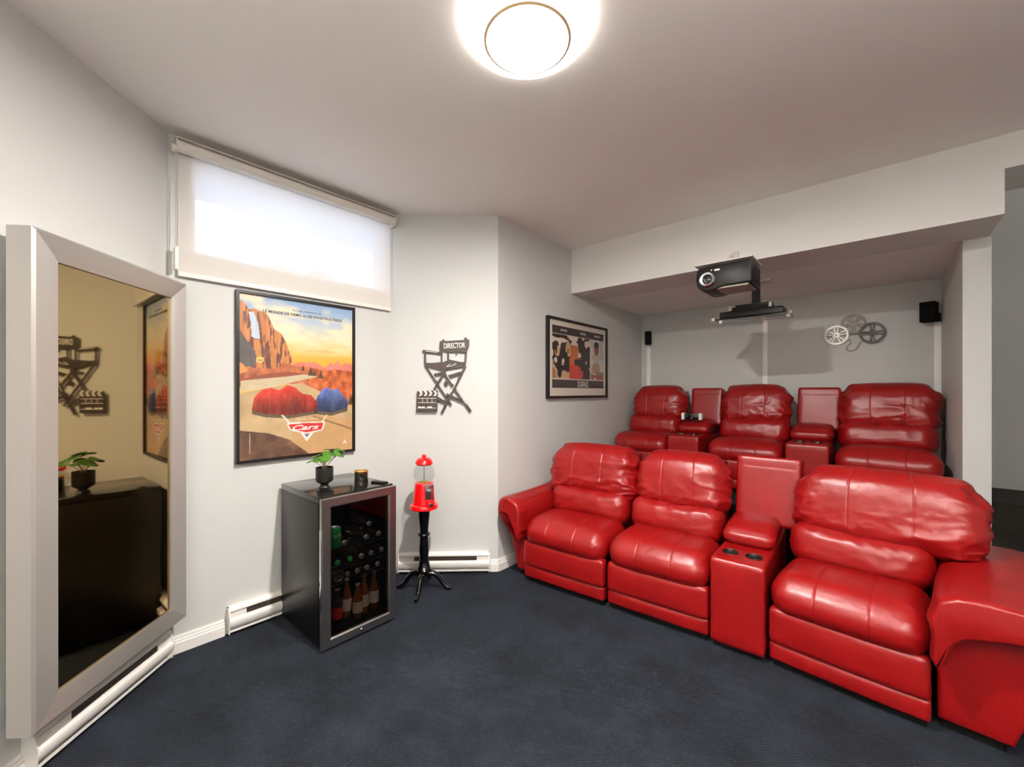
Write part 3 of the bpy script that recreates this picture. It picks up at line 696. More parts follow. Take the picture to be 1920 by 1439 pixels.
for (a, b_, c, d) in [(-0.109, 0.095, -0.053, 0.005), (-0.024, -0.039, 0.025, -0.112), (0.034, 0.034, 0.076, -0.025), (0.107, 0.005, 0.063, -0.086), (0.102, -0.068, 0.178, -0.178), (-0.136, 0.229, -0.041, 0.219), (.025, .109, .061, .112), (.061, .112, .102, .134), (.025, .109, .056, .129)]:
    dx, dz = c - a, d - b_; L = math.hypot(dx, dz); nx_, nz_ = -dz / L * .0022, dx / L * .0022
    plate('highlight_slot', [(a + nx_, b_ + nz_), (a - nx_, b_ - nz_), (c - nx_, d - nz_), (c + nx_, d + nz_)], ARTLIGHT, -.0285, .0015)
plate('turned_knob', [(.0219 + .015 * math.cos(a) * (1 + .12 * math.cos(6 * a)), -.022 + .021 * math.sin(a)) for a in np.linspace(0, 2 * PI, 24, endpoint=False)], DARKART)
label_text(da, 'DIRECTOR', .088, .274, .166, .042, -.0218, ARTLIGHT, bold=.02, rot=-.05)
cb = plate('clapperboard', [(-.199, -.081), (-.040, -.073), (-.044, -.239), (-.204, -.239)], DARKART, -.030, .005)
g = MB()
for k in range(4):
    x = -.185 + k * .037
    g.prism([(x, -.078), (x + .018, -.077), (x + .030, -.095), (x + .012, -.096)], -.0312, -.030, 'y')
    g.prism([(x + .012, -.098), (x + .030, -.097), (x + .018, -.116), (x, -.117)], -.0312, -.030, 'y')
for z, t_ in ((-.137, .004), (-.170, .004), (-.212, .004)): g.box((-.193, -.0312, z), (-.052, -.030, z + t_))
for x in (-.158, -.122, -.086): g.box((x, -.0312, -.166), (x + .003, -.030, -.137))
for x, w_ in ((-.19, .025), (-.16, .02), (-.12, .036)): g.box((x, -.0312, -.208), (x + w_, -.030, -.198))
g2 = g.obj('stripe', ARTLIGHT, cb)
for x_ in (.1, -.12):
    MB().box((x_ - .004, -.018, .2 if x_ > 0 else -.13), (x_ + .004, 0, .21 if x_ > 0 else -.12)).obj('standoff', DARKART, da)
MB().box((.03, -.018, .1), (.038, 0, .11)).obj('standoff', DARKART, da)

# ------------------------------------------------------------------ drinks fridge
FX, FY0, FY1, FH = -2.262, .992, 1.448, .826
fr = thing('drinks_fridge', 'black glass-door drinks fridge with brushed steel door frame', 'fridge', (FX, 1.22, 0), PI / 2)
hw = (FY1 - FY0) / 2     # local x right(+Y), local -y = +X (front)
dp = .525
MB().box((-hw, .0, .02), (-hw + .03, dp, FH - .031)).obj('side_panel', SIDEBLK, fr, bevel=.002)
MB().box((hw - .03, .0, .02), (hw, dp, FH - .031)).obj('side_panel', SIDEBLK, fr, bevel=.002)
MB().box((-hw, .0, FH - .03), (hw, dp, FH + .004)).obj('top_panel', TOPBLK, fr, bevel=.002)
MB().box((-hw + .03, dp - .03, .02), (hw - .03, dp, FH - .03)).obj('back_panel', BLACK, fr)
MB().box((-hw + .03, .0, .02), (hw - .03, dp - .03, .065)).obj('bottom_panel', BLACK, fr)
for sx in (-1, 1):
    for yy in (.04, dp - .05):
        MB().lathe([(1e-4, .0), (.016, .0), (.016, .02), (1e-4, .02)], 16, (sx * (hw - .04), yy, 0)).obj('foot', BLACK, fr, smooth=True)
dr = MB().box((-hw + .004, -.006, .015), (hw - .004, -.001, FH - .004)); 
gask = MB()
zz0, zz1, ww_ = .012, FH - .002, .052
for a, b_ in (((-hw + .006, zz0 + .006), (hw - .006, zz0 + .03)), ((-hw + .006, zz1 - .03), (hw - .006, zz1 - .006)), ((-hw + .006, zz0 + .03), (-hw + .03, zz1 - .03)), ((hw - .03, zz0 + .03), (hw - .006, zz1 - .03))):
    gask.box((a[0], -.012, a[1]), (b_[0], -.001, b_[1]))
gask.obj('door_seal', BLACK, fr)
def drail(name, pts, m, par):
    oa, ob, ib, ia = pts; prof = [(0, -.012), (0, -.034), (.06, -.040), (.86, -.040), (1, -.034), (1, -.012)]
    lerp = lambda p, q, t: (p[0] + (q[0] - p[0]) * t, p[1] + (q[1] - p[1]) * t)
    v = [(lerp(oa, ia, t_)[0], yy, lerp(oa, ia, t_)[1]) for t_, yy in prof] + [(lerp(ob, ib, t_)[0], yy, lerp(ob, ib, t_)[1]) for t_, yy in prof]; n = len(prof)
    return MB().add(v, [tuple(range(n)), tuple(range(n, 2 * n))[::-1]] + [(i, (i + 1) % n, n + (i + 1) % n, n + i) for i in range(n)]).obj(name, m, par, smooth=True, angle=25)
o_ = [(-hw, zz0), (hw, zz0), (hw, zz1), (-hw, zz1)]; i_ = [(-hw + ww_, zz0 + ww_), (hw - ww_, zz0 + ww_), (hw - ww_, zz1 - ww_), (-hw + ww_, zz1 - ww_)]
door = drail('door', (o_[0], o_[1], i_[1], i_[0]), STEEL_H, fr)
drail('top_rail', (o_[3], o_[2], i_[2], i_[3]), STEEL_H, door); drail('hinge_stile', (o_[1], o_[2], i_[2], i_[1]), STEEL_V, door)
drail('handle_stile', (o_[0], o_[3], i_[3], i_[0]), STEEL_V, door)
MB().box((-hw + ww_ - .004, -.030, zz0 + ww_ - .004), (hw - ww_ + .004, -.024, zz1 - ww_ + .004)).obj('door_glass', TINT, door)
MB().box((-hw - .003, -.036, .22), (-hw + .004, -.014, .66)).obj('recessed_handle', CHROME, door, bevel=.002)
MB().lathe([(1e-4, -.046), (.009, -.046), (.010, -.040)], 20, (0.0, 0, .036), 'y').obj('door_lock', CHROME, door, smooth=True)
lb = FX and None
for z in (.50, .395, .315):
    g = MB()
    for k in range(9): g.tube([(-hw + .035, .02 + k * .05, z), (hw - .035, .02 + k * .05, z)], .0022, 6)
    for k in range(2): g.tube([(-hw + .045 + k * (2 * hw - .09), .01, z - .003), (-hw + .045 + k * (2 * hw - .09), .44, z - .003)], .003, 6)
    g.obj('wire_shelf', CHROME, fr)
lt = bpy.data.lights.new('fridge_fill_light', 'AREA'); lt.energy = 1.2; lt.size = .25; lt.size_y = .03; lt.shape = 'RECTANGLE'; lt.color = (.95, 1, .98)  # light added inside so the bottles show
lo = bpy.data.objects.new('fridge_fill_light', lt); COL.objects.link(lo); lo.location = (FX - .05, 1.22, FH - .04); lo.rotation_euler = (0, math.radians(-18), PI / 2)
MB().box((-.14, .02, FH - .045), (.14, .07, FH - .03)).obj('added_interior_lamp', WHITEP, fr)  # lamp body added to go with the fill light

CAPM = mat('silver_cap', (205, 206, 205), 0.3, metal=.7)
CANG = mat('green_can', (24, 140, 72), 0.3, metal=.3); CANS = mat('silver_can', (190, 192, 192), .28, metal=.9)
CAPG = mat('green_cap', (52, 176, 92), .35); LABW = mat('paper_label', (222, 218, 204), .6); LABR = mat('red_label', (206, 34, 28), .5)
def bottle_parts(t, standing, glassm, capm, labm=None, hgt=.22, r=.029):
    prof = [(1e-4, 0), (r * .9, 0), (r, .005), (r, hgt * .55), (r * .8, hgt * .66), (.013, hgt * .78), (.0125, hgt * .94), (.0135, hgt * .97)]
    ax = 'z' if standing else 'y'
    p = prof if standing else [(a, hgt - b_) for a, b_ in prof]
    MB().lathe(p, 22, (0, 0, 0), ax).obj('bottle_body', glassm, t, smooth=True)
    q = [(1e-4, hgt), (.0115, hgt), (.0150, hgt - .003), (.0150, hgt - .010)]
    if not standing: q = [(a, hgt - b_) for a, b_ in q]
    MB().lathe(q, 22, (0, 0, 0), ax).obj('cap', capm, t, smooth=True)
    if labm: MB().lathe([(r + .0006, hgt * .18), (r + .0006, hgt * .50)], 24).obj('label', labm, t, smooth=True)
def lying(y, z, label, capm=CAPM, gm=BOTD, back=0.0):
    t = thing('bottle', label, 'bottle', (FX - .035 - back, y, z), PI / 2, 'bottles lying in the drinks fridge'); bottle_parts(t, False, gm, capm)
rows = [('top', .530, [(1.157, 'first from the handle side'), (1.295, 'in the middle'), (1.376, 'at the hinge side')]),
        ('middle', .425, [(1.262, 'left of three silver caps'), (1.326, 'centre of three silver caps'), (1.396, 'right of three silver caps')]),
        ('lowest', .346, [(1.175, 'first silver cap from the handle side'), (1.236, 'second silver cap from the handle side'), (1.297, 'third silver cap from the handle side'), (1.368, 'silver cap nearest the hinge side')])]
for rn, z, items in rows:
    for y, w_ in items: lying(y, z, 'silver capped bottle lying on the %s fridge rack, %s' % (rn, w_))
lying(1.330, .595, 'silver capped bottle lying highest of all in the drinks fridge', back=.03)
lying(1.190, .430, 'green capped bottle lying in the drinks fridge, right one of two', CAPG)
lying(1.118, .428, 'green capped bottle lying in the drinks fridge, left one of two', CAPG)
t = thing('soda_can', 'green soda can standing on the upper fridge rack behind the glass', 'can', (FX - .075, 1.118, .503), PI / 2)
MB().lathe([(1e-4, 0), (.024, 0), (.032, .008), (.032, .112), (.026, .122)], 28).obj('can_body', CANG, t, smooth=True)
MB().lathe([(.026, .122), (.024, .119), (1e-4, .119)], 28).obj('can_lid', CANS, t, smooth=True)
v, f = text_mesh('Sprite', .05, .026, .0004, .2, .02); v = xf(v, Matrix.Rotation(-.12, 4, 'Y')); v = v.copy(); a_ = v[:, 0] / .0325; v = np.stack([.0330 * np.sin(a_), -.0330 * np.cos(a_), v[:, 2] + .078], 1)
MB().add(v, f).obj('lettering', LABW, t)
t = thing('soda_can', 'plain silver can lying end-on on the lowest fridge rack', 'can', (FX - .035, 1.122, .350), PI / 2)
MB().lathe([(1e-4, .004), (.025, .004), (.028, .0), (.033, .010), (.033, .115), (.026, .122), (1e-4, .122)], 28, (0, 0, 0), 'y').obj('can_body', CANS, t, smooth=True)
for y, x, lab, gm, capm, lm, hh in ((1.128, .07, 'bottle with a red label standing at the bottom of the fridge', BOTD, CAPM, LABR, .205),
                                (1.205, .11, 'amber bottle standing beside the red labelled one in the fridge', BOTG, CAPM, LABW, .225),
                                (1.243, .05, 'amber bottle standing foremost in the middle of the fridge floor', BOTG, CAPM, LABW, .20),
                                (1.300, .08, 'amber bottle with white label, second from the fridge hinge side', BOTG, CAPM, LABW, .225),
                                (1.365, .08, 'amber bottle with white label nearest the fridge hinge side', BOTG, CAPM, LABW, .225)):
    t = thing('bottle', lab, 'bottle', (FX - x, y, .066), PI / 2, 'bottles standing on the fridge floor'); bottle_parts(t, True, gm, capm, lm, hh)

# on top of the fridge
ZT = FH + .004
pl_ = thing('potted_plant', 'small round-leaved plant in a black footed pot on the fridge', 'plant', (-2.47, 1.118, ZT))
MB().lathe([(1e-4, 0), (.030, 0), (.032, .004), (.024, .014), (.020, .020), (.028, .028), (.046, .040), (.049, .048), (.049, .122), (.045, .122), (.045, .104), (1e-4, .104)], 40).obj('pot', POTB, pl_, smooth=True)
MB().lathe([(1e-4, .108), (.0448, .106)], 24).obj('soil', SOIL, pl_)
leaf_spec = [(-55, .060, .175, .034, -20), (-20, .088, .185, .030, 30), (15, .038, .205, .036, 5), (60, .082, .200, .036, 35), (88, .105, .212, .034, 20), (120, .050, .222, .036, -10), (165, .060, .180, .034, 15), (210, .055, .190, .035, 0), (250, .070, .170, .033, 20), (300, .030, .190, .030, 0)]
for i, (az, rr, zz, s, tl) in enumerate(leaf_spec):
    a = math.radians(az); ex, ey = math.cos(a) * rr, math.sin(a) * rr
    pts = [(math.cos(a) * .010, math.sin(a) * .010, .104)] + [(ex * t_ ** 1.4, ey * t_ ** 1.4, .104 + (zz - .104) * t_) for t_ in (.3, .6, .85, 1)]
    MB().tube(pts, .0017, 6).obj('stem', STEM, pl_)
    v = [(0, 0, -.004)]; n = 18
    for ring, q in ((.5, .0), (1.0, -.004)):
        for k in range(n):
            b_ = 2 * PI * k / n; r_ = s * ring * (1 + .06 * math.cos(3 * b_ + i)); v.append((r_ * math.cos(b_), r_ * math.sin(b_), q + .004 * math.sin(2 * b_ + i) * ring))
    f = [(0, 1 + k, 1 + (k + 1) % n) for k in range(n)] + [(1 + k, 1 + n + k, 1 + n + (k + 1) % n, 1 + (k + 1) % n) for k in range(n)]
    nn = len(v); v += [(x, y, z - .0012) for x, y, z in v]; f += [tuple(nn + j for j in q[::-1]) for q in f] + [(1 + n + k, nn + 1 + n + k, nn + 1 + n + (k + 1) % n, 1 + n + (k + 1) % n) for k in range(n)]
    M = T(ex, ey, zz, a) @ Matrix.Rotation(math.radians(18 + tl * .5), 4, 'Y') @ Matrix.Rotation(math.radians(tl * .4), 4, 'X')
    MB().add(v, f).obj('leaf', GREEN, pl_, smooth=True, M=M)
cd = thing('candle', 'dark glass candle jar with a gold rim on the fridge', 'candle', (-2.375, 1.300, ZT))
MARB = mat('dark_marbled_glass', (30, 27, 22), .12, var=(40, .9), coat=.8)
MB().lathe([(1e-4, 0), (.038, 0), (.040, .004), (.040, .080)], 36).obj('jar', MARB, cd, smooth=True)
MB().lathe([(.0405, .078), (.0415, .080), (.0415, .086), (.038, .088), (.037, .080)], 36).obj('rim', GOLD, cd, smooth=True)
MB().lathe([(.037, .080), (1e-4, .079)], 36).obj('wax', mat('wax', (196, 176, 140), .5), cd)
tag(MB().box((-.05, -.02, 0), (.05, .02, .012)).obj('remote_control', BLACK, None, bevel=.003), 'small flat black remote lying by the front corner of the fridge top', 'remote').location = (-2.335, 1.400, ZT)
bpy.data.objects['remote_control'].rotation_euler = (0, 0, math.radians(20))

# ------------------------------------------------------------------ gumball machine
gm_ = thing('gumball_machine', 'red gumball machine with glass globe on a black pedestal stand', 'gumball machine', (-2.41, 1.795, 0), AB)
GM = Matrix.Translation((0, 0, .042)) @ Matrix.Scale(.97, 4)
MB().lathe([(1e-4, .925), (.012, .925), (.016, .935), (.012, .943), (1e-4, .944)], 24).obj('lid_knob', REDP, gm_, smooth=True, M=GM)
MB().lathe([(1e-4, .925), (.020, .924), (.045, .915), (.060, .895), (.064, .878), (.055, .868), (.035, .864), (1e-4, .864)], 40).obj('lid', REDP, gm_, smooth=True, M=GM)
MB().lathe([(.042, .866), (.055, .860), (.070, .838), (.077, .810), (.074, .782), (.062, .755), (.050, .745), (.048, .746), (.060, .757), (.072, .783), (.075, .810), (.068, .837), (.053, .858), (.040, .864)], 40).obj('globe', CLEAR, gm_, smooth=True, M=GM)
MB().tube([(0, 0, .735), (0, 0, .866)], .0035, 10).obj('rod', CHROME, gm_, M=GM)
MB().lathe([(1e-4, .752), (.02, .750), (.045, .742), (.050, .738)], 30).obj('dispensing_wheel', GOLD, gm_, smooth=True, M=GM)
MB().lathe([(1e-4, .742), (.052, .742), (.064, .738), (.066, .732), (.072, .690), (.080, .610), (.084, .588), (.097, .582), (.102, .572), (.102, .556), (.096, .550), (1e-4, .550)], 48).obj('base_body', REDP, gm_, smooth=True, M=GM)
ml = T(0, 0, 0, math.radians(38))
MB().box((-.032, -.086, .625), (.032, -.060, .735)).obj('coin_plate', CHROME, gm_, M=GM @ ml, bevel=.003)
MB().lathe([(1e-4, -.102), (.010, -.102), (.012, -.090), (.018, -.088), (.018, -.084)], 20, (0, 0, .690), 'y').obj('coin_handle', CHROME, gm_, smooth=True, M=GM @ ml)
MB().box((-.004, -.112, .672), (.004, -.098, .708)).obj('coin_knob', CHROME, gm_, M=GM @ ml, bevel=.002)
MB().box((-.028, -.108, .575), (.028, -.076, .622)).obj('prize_chute', REDP, gm_, M=GM @ ml, bevel=.006)
MB().box((-.018, -.110, .584), (.018, -.1075, .612)).obj('chute_flap', CHROME, gm_, M=GM @ ml, bevel=.001)
MB().lathe([(1e-4, .552), (0.0580, .552), (0.0493, .545), (0.0449, .535), (0.0421, .50), (0.0348, .43), (0.0305, .375), (0.0421, .372), (0.0464, .364), (0.0421, .356), (0.0305, .353), (0.0333, .31), (0.0377, .25), (0.0319, .19), (0.0406, .14), (0.0493, .115), (0.0580, .108), (.045, .098), (.045, .085), (.034, .078), (.028, .060), (1e-4, .060)], 32).obj('pedestal', GLOSSB, gm_, smooth=True, M=GM)
for az in (-143, -53, 40, 130):
    a = math.radians(az) - AB; c_, s_ = math.cos(a), math.sin(a)
    pts = [(c_ * r_, s_ * r_, z) for r_, z in ((.02, .115), (.05, .122), (.085, .112), (.112, .082), (.138, .044), (.162, .022), (.182, .017), (.196, .016))]
    MB().tube(pts, [.024, .022, .019, .017, .016, .017, .016, .009], 12).obj('leg', GLOSSB, gm_, smooth=True)

# ------------------------------------------------------------------ red leather theatre seating
def smooth01(t): t = np.clip(t, 0, 1); return t * t * (3 - 2 * t)
def seat_module(par, M, w_, seed, back_w=None, back_off=0.0, wr=.010, head_top=.99, opened=False):
    """one reclining seat: x 0..w, y 0 (front) .. .85, z 0 .. 1"""
    g = .006; cx = w_ / 2; hwid = w_ / 2 - g
    sm = (-.34, .34)
    MB().box((.02, .05, 0), (w_ - .02, .80, .06)).obj('base', FOOT, par, M=M)
    cushion('footrest_kickboard', par, (hwid, .030, .047), (cx, .050, .082), .014, (0, .012, 0), M, .0015, seed + 1, n=(24, 6, 8))
    cushion('footrest_panel', par, (hwid, .035, .090), (cx, .042, .215), .022, (0, .014, .004), M, .002, seed + 2, n=(24, 8, 14))
    def sshape(P, X, Y, Z):
        P = P.copy()
        # front nose droops and rounds, side pinch
        P[:, 2] -= .016 * smooth01((-Y - .4) / .6) * smooth01((Z + 1) / 2)
        return P
    cushion('seat_cushion', par, (hwid + .001, .225, .100), (cx, .215, .372), .088, (0, .016, .020), M, .0022, seed + 3, seams=sm, shape=sshape, n=(44, 26, 16),
            mask=lambda X, Y, Z: .35 + .65 * smooth01((np.abs(X) - .6) / .3) * (Y < 0))
    cushion('lumbar_cushion', par, (hwid + .002, .100, .120), (cx, .465, .540), .085, (0, .040, .0), M, .006, seed + 4, n=(44, 10, 22), tilt=-.16, wsc=(9, 9, 9))
    bw = (back_w or w_ - .03) / 2; bx = cx + back_off
    def hshape(P, X, Y, Z):
        P = P.copy()
        k = smooth01((Z - .2) / .8)
        P[:, 0] *= 1 - .09 * k ** 2
        k2 = smooth01((-Z - .4) / .6); P[:, 0] *= 1 - .035 * k2
        P[:, 2] -= .035 * np.abs(X) ** 4 * smooth01((Z + 1) / 2)
        P[:, 1] += .02 * k
        return P
    def hm(X, Y, Z):
        side = smooth01((np.abs(X) - .55) / .4); low = smooth01((-Z - .1) / .6); mid = np.exp(-((X - .35) / .35) ** 2 - ((Z + .15) / .4) ** 2)
        return (.14 + .85 * side + .6 * low + .5 * mid) * (Y < .6)
    hz = (head_top - .575) / 2
    cushion('head_cushion', par, (bw, .105, hz), (bx, .545, .575 + hz), .098, (.0, .045, .0), M, wr, seed + 5, seams=(-.33, .33), shape=hshape, n=(60, 12, 44), tilt=-.20, mask=hm, wsc=(6, 6, 15), seam_d=.0028)
    v = np.array([(-bw + .05, .60, .10), (bw - .05, .60, .10), (bw - .05, .78, .10), (-bw + .05, .78, .10), (-bw + .07, .60, .90), (bw - .07, .60, .90), (bw - .07, .80, .92), (-bw + .07, .80, .92)]) + np.array([bx, 0, 0])
    MB().add(v, [(0, 3, 2, 1), (4, 5, 6, 7), (0, 1, 5, 4), (1, 2, 6, 5), (2, 3, 7, 6), (3, 0, 4, 7)]).obj('back_shell', LEATHER, par, M=M, bevel=.02)
def console_module(par, M, w_, seed, cups=True, bhw=None, boff=0.0, btop=0.0):
    g = .004; cx = w_ / 2; hwid = w_ / 2 - g
    body = cushion('console_box', par, (hwid, .42, .232), (cx, .425, .258), .014, (0, .002, .001), M, .0, seed, n=(14, 30, 14))
    if cups:
        for k, (x, y) in enumerate(((cx - .058, .150), (cx + .058, .150))):
            cyl = MB().lathe([(1e-4, .43), (.036, .43), (.036, .52), (1e-4, .52)], 28, (x, y, 0)).obj('cutter', FOOT, par, M=M)
            md = body.modifiers.new('b', 'BOOLEAN'); md.object = cyl; md.operation = 'DIFFERENCE'; md.solver = 'EXACT'
            dg = bpy.context.evaluated_depsgraph_get(); me = bpy.data.meshes.new_from_object(body.evaluated_get(dg))
            body.modifiers.clear(); body.data = me; bpy.data.objects.remove(cyl)
            MB().lathe([(1e-4, .435), (.030, .435), (.034, .440), (.0345, .492), (.037, .4965), (.042, .495), (.043, .4905), (.036, .489)], 32, (x, y, 0)).obj('cup_holder', DARKPL, par, smooth=True, M=M)
    def ls(P, X, Y, Z):
        P = P.copy(); P[:, 2] -= .03 * smooth01((-Y) / 1.0) * smooth01((Z + 1) / 2); P[:, 2] += .012 * smooth01(Y); return P
    cushion('armrest_lid', par, (hwid + .005, .170, .060), (cx, .460, .550), .045, (0, .012, .016), M, .001, seed + 2, n=(20, 24, 12), shape=ls)
    bh = bhw or hwid
    cushion('console_back', par, (bh, .075, .215 + btop / 2), (cx + boff, .655, .765 + btop / 2), .022, (0, .003, 0), M, .0, seed + 3, n=(16, 8, 24), tilt=-.14)
    cushion('console_back_inset', par, (bh - .016, .010, .182 + btop / 2), (cx + boff, .5860, .750 + btop / 2), .0095, (0, .004, 0), M, .0, seed + 4, n=(16, 4, 20), tilt=-.14)

def catmull(pts, n=8):
    P = np.array(pts, float); L = len(P); out = []
    for i in range(L):
        p0, p1, p2_, p3 = P[i - 1], P[i], P[(i + 1) % L], P[(i + 2) % L]
        for t in np.linspace(0, 1, n, endpoint=False):
            out.append(.5 * ((2 * p1) + (-p0 + p2_) * t + (2 * p0 - 5 * p1 + 4 * p2_ - p3) * t * t + (-p0 + 3 * p1 - 3 * p2_ + p3) * t ** 3))
    return np.array(out)
def arm_module(par, M, side, w_out, seed, depth=.80):
    """side -1: arm left of x=0 ; +1: arm right of x=0. x is distance outwards."""
    wt = w_out
    # outer body panel, tapering to the floor
    def body(P, X, Y, Z):
        P = P.copy(); k = (Z + 1) / 2
        xo = wt * .52 + (wt * .44) * smooth01(k * 1.15)
        P[:, 0] = (X + 1) / 2 * xo + .004
        P[:, 0] += .006 * (1 - Z ** 2) * (X > 0)
        P[:, 1] += .02 * (1 - k) * (Y < 0)
        P[:, 0] *= side
        return P
    cushion('arm_body', par, (wt / 2, depth / 2 - .02, .235), (0, depth / 2 + .035, .275), .02, (0, .006, 0), M, .0012, seed, n=(18, 26, 20), shape=body)
    MB().box((.01 * side if side > 0 else -wt * .48, .11, 0), (wt * .48 if side > 0 else -.01, .72, .045)).obj('base', FOOT, par, M=M)
    prof = catmull([(-.004, .315), (-.014, .40), (-.016, .50), (.010, .575), (.080, .610), (wt * .55, .618), (wt * .86, .600), (wt * 1.02, .555), (wt * 1.04, .500), (wt * .98, .470), (wt * .80, .482), (wt * .52, .478), (.085, .440), (.045, .370), (.020, .312)], 6)
    K = len(prof)
    mid = np.array([(.015, .33), (.022, .42), (.045, .50), (.09, .545), (wt * .55, .548), (wt * .95, .525)])
    dm = np.linspace(0, 1, 40); midl = np.array([[np.interp(t * (len(mid) - 1), range(len(mid)), mid[:, 0]), np.interp(t * (len(mid) - 1), range(len(mid)), mid[:, 1])] for t in dm])
    near = midl[np.argmin(((prof[:, None] - midl[None]) ** 2).sum(-1), 1)]
    nr = (np.roll(prof, -1, 0) - np.roll(prof, 1, 0)); nr = np.stack([nr[:, 1], -nr[:, 0]], 1); nr /= np.linalg.norm(nr, axis=1, keepdims=True) + 1e-9
    area = .5 * (prof[:, 0] * np.roll(prof[:, 1], -1) - np.roll(prof[:, 0], -1) * prof[:, 1]).sum()
    if area < 0: nr = -nr
    rr_ = .045; th_ = np.linspace(PI / 2, 0, 9)
    ys = np.concatenate([-rr_ * np.sin(th_), np.linspace(.02, depth, 36)]); ins = np.concatenate([rr_ * .42 * (1 - np.cos(th_)), np.zeros(36)])
    V = []
    for y, s_ in zip(ys, ins):
        q = prof - nr * s_
        back = smooth01((y - .25) / .5)
        V.append(np.stack([q[:, 0], np.full(K, y - .012), q[:, 1] + .01 * back * (q[:, 1] > .5)], 1))
    V = np.array(V); S = len(ys)
    Pn = V.reshape(-1, 3)
    wmask = np.exp(-((Pn[:, 1] - .005) / .05) ** 2) * 1.0 + .12
    d = (ridge(np.stack([Pn[:, 0] * 22, Pn[:, 1] * 5, Pn[:, 2] * 22], 1) + seed * 3.1, 2) - .45) * .014 * wmask
    nn = np.tile(nr, (S, 1))
    Pn[:, 0] += nn[:, 0] * d; Pn[:, 2] += nn[:, 1] * d
    Pn[:, 0] *= side
    F = [(i * K + j, i * K + (j + 1) % K, (i + 1) * K + (j + 1) % K, (i + 1) * K + j) for i in range(S - 1) for j in range(K)]
    F += [tuple(range(K))[::-1], tuple((S - 1) * K + j for j in range(K))]
    o = MB().add(Pn, F).obj('arm_pad', LEATHER, par, smooth=True, M=M, angle=75)
    return o

sofa = thing('recliner_sofa', 'bright red leather three-seat theatre sofa with padded arms in the front row', 'sofa', (-.9, 2.85, 0))
I0 = Matrix.Translation((.9, -2.85, 0))
def place(x, y, deg): return I0 @ T(x, y, 0, math.radians(deg))
# modules follow a slight curve
A1 = math.radians(4.5)
m1 = place(-1.975, 2.352, 3.5)
seat_module(sofa, m1, .650, 10, back_w=.74, back_off=-.01, wr=.016)
arm_module(sofa, m1, -1, .185, 31, .66)
seat_module(sofa, place(-1.320, 2.405, 3.0), .618, 20, back_w=.615, back_off=.015, wr=.011)
console_module(sofa, place(-.703, 2.440, 1.5), .272, 40, bhw=.178, boff=.058)
m3 = place(-.428, 2.447, -5.5)
seat_module(sofa, m3, .598, 50, back_w=.77, back_off=.095, wr=.011)
arm_module(sofa, place(-.428 + .600, 2.447 - .058, -6.0), 1, .40, 61, .80)

back = thing('recliner_sofa', 'darker red leather theatre sofa with two consoles on the riser in the alcove', 'sofa', (-.9, 4.5, .49))
I0 = Matrix.Translation((.9, -4.5, 0))
seat_module(back, place(-2.165, 4.09, 0), .595, 110, back_w=.60, back_off=.02, wr=.013)
console_module(back, place(-1.560, 4.07, 0), .300, 140, bhw=.155, boff=.045, btop=-.035)
seat_module(back, place(-1.205, 4.09, 0), .610, 120, back_w=.60, wr=.015)
console_module(back, place(-.585, 4.07, 0), .300, 150, bhw=.158, boff=.03, btop=-.035)
seat_module(back, place(-.262, 4.09, 0), .615, 130, back_w=.640, back_off=.01, wr=.014)

# small device on the back row console
sp = thing('tabletop_speaker', 'small black speaker with white ends on the back row console', 'speaker', (-1.425, 4.40, .49 + .628), math.radians(4))
MB().box((-.075, -.03, 0), (.075, .03, .062)).obj('body', GLOSSB, sp, bevel=.004)
for x in (-.098, .068): MB().box((x, -.033, -.002), (x + .030, .033, .065)).obj('end_panel', WHITEP, sp, bevel=.004)
MB().box((-.012, -.0312, .012), (.012, -.0302, .016)).obj('badge', CHROME, sp)

# ------------------------------------------------------------------ cable covers and wall speakers
for nm, x0, x1, zt in (('left end of the back wall', -2.154, -2.108, 2.05), ('middle of the back wall', -.902, -.858, ZB), ('right end of the back wall', .354, .397, 2.0)):
    tag(MB().box((x0, YBK - .018, .49), (x1, YBK, zt)).obj('cable_cover', STRIPM, None, bevel=.003), 'white vertical cable cover strip at the ' + nm, 'cable cover')
def wall_speaker(label, x, y, z, w_, h_, rz, arm):
    t = thing('wall_speaker', label, 'speaker', (x, y, z), rz)
    MB().box((-w_ / 2, -.055, -h_ / 2), (w_ / 2, .045, h_ / 2)).obj('cabinet', FOOT, t, bevel=.006)
    MB().box((-w_ / 2 + .008, -.058, -h_ / 2 + .008), (w_ / 2 - .008, -.054, h_ / 2 - .008)).obj('grille', FOOT, t)
    c_, s_ = math.cos(-rz), math.sin(-rz)
    ax, ay = arm; lx, ly = ax * c_ - ay * s_, ax * s_ + ay * c_
    MB().tube([(0, .04, -.03), (lx * .6, ly * .6 + .01, -.035), (lx, ly, -.04)], .012, 10).obj('bracket_arm', BLACK, t, smooth=True)
    MB().box((lx - .018, ly - .018, -.075), (lx + .018, ly + .018, -.005)).obj('bracket_foot', BLACK, t)
    return t
wall_speaker('tiny black satellite speaker at the left end of the back wall', -2.105, 4.90, 2.055, .075, .155, math.radians(22), (-.02, .06))
wall_speaker('black satellite speaker beside the partition at the right of the back wall', .318, 4.885, 2.062, .095, .165, math.radians(-18), (.055, .075))

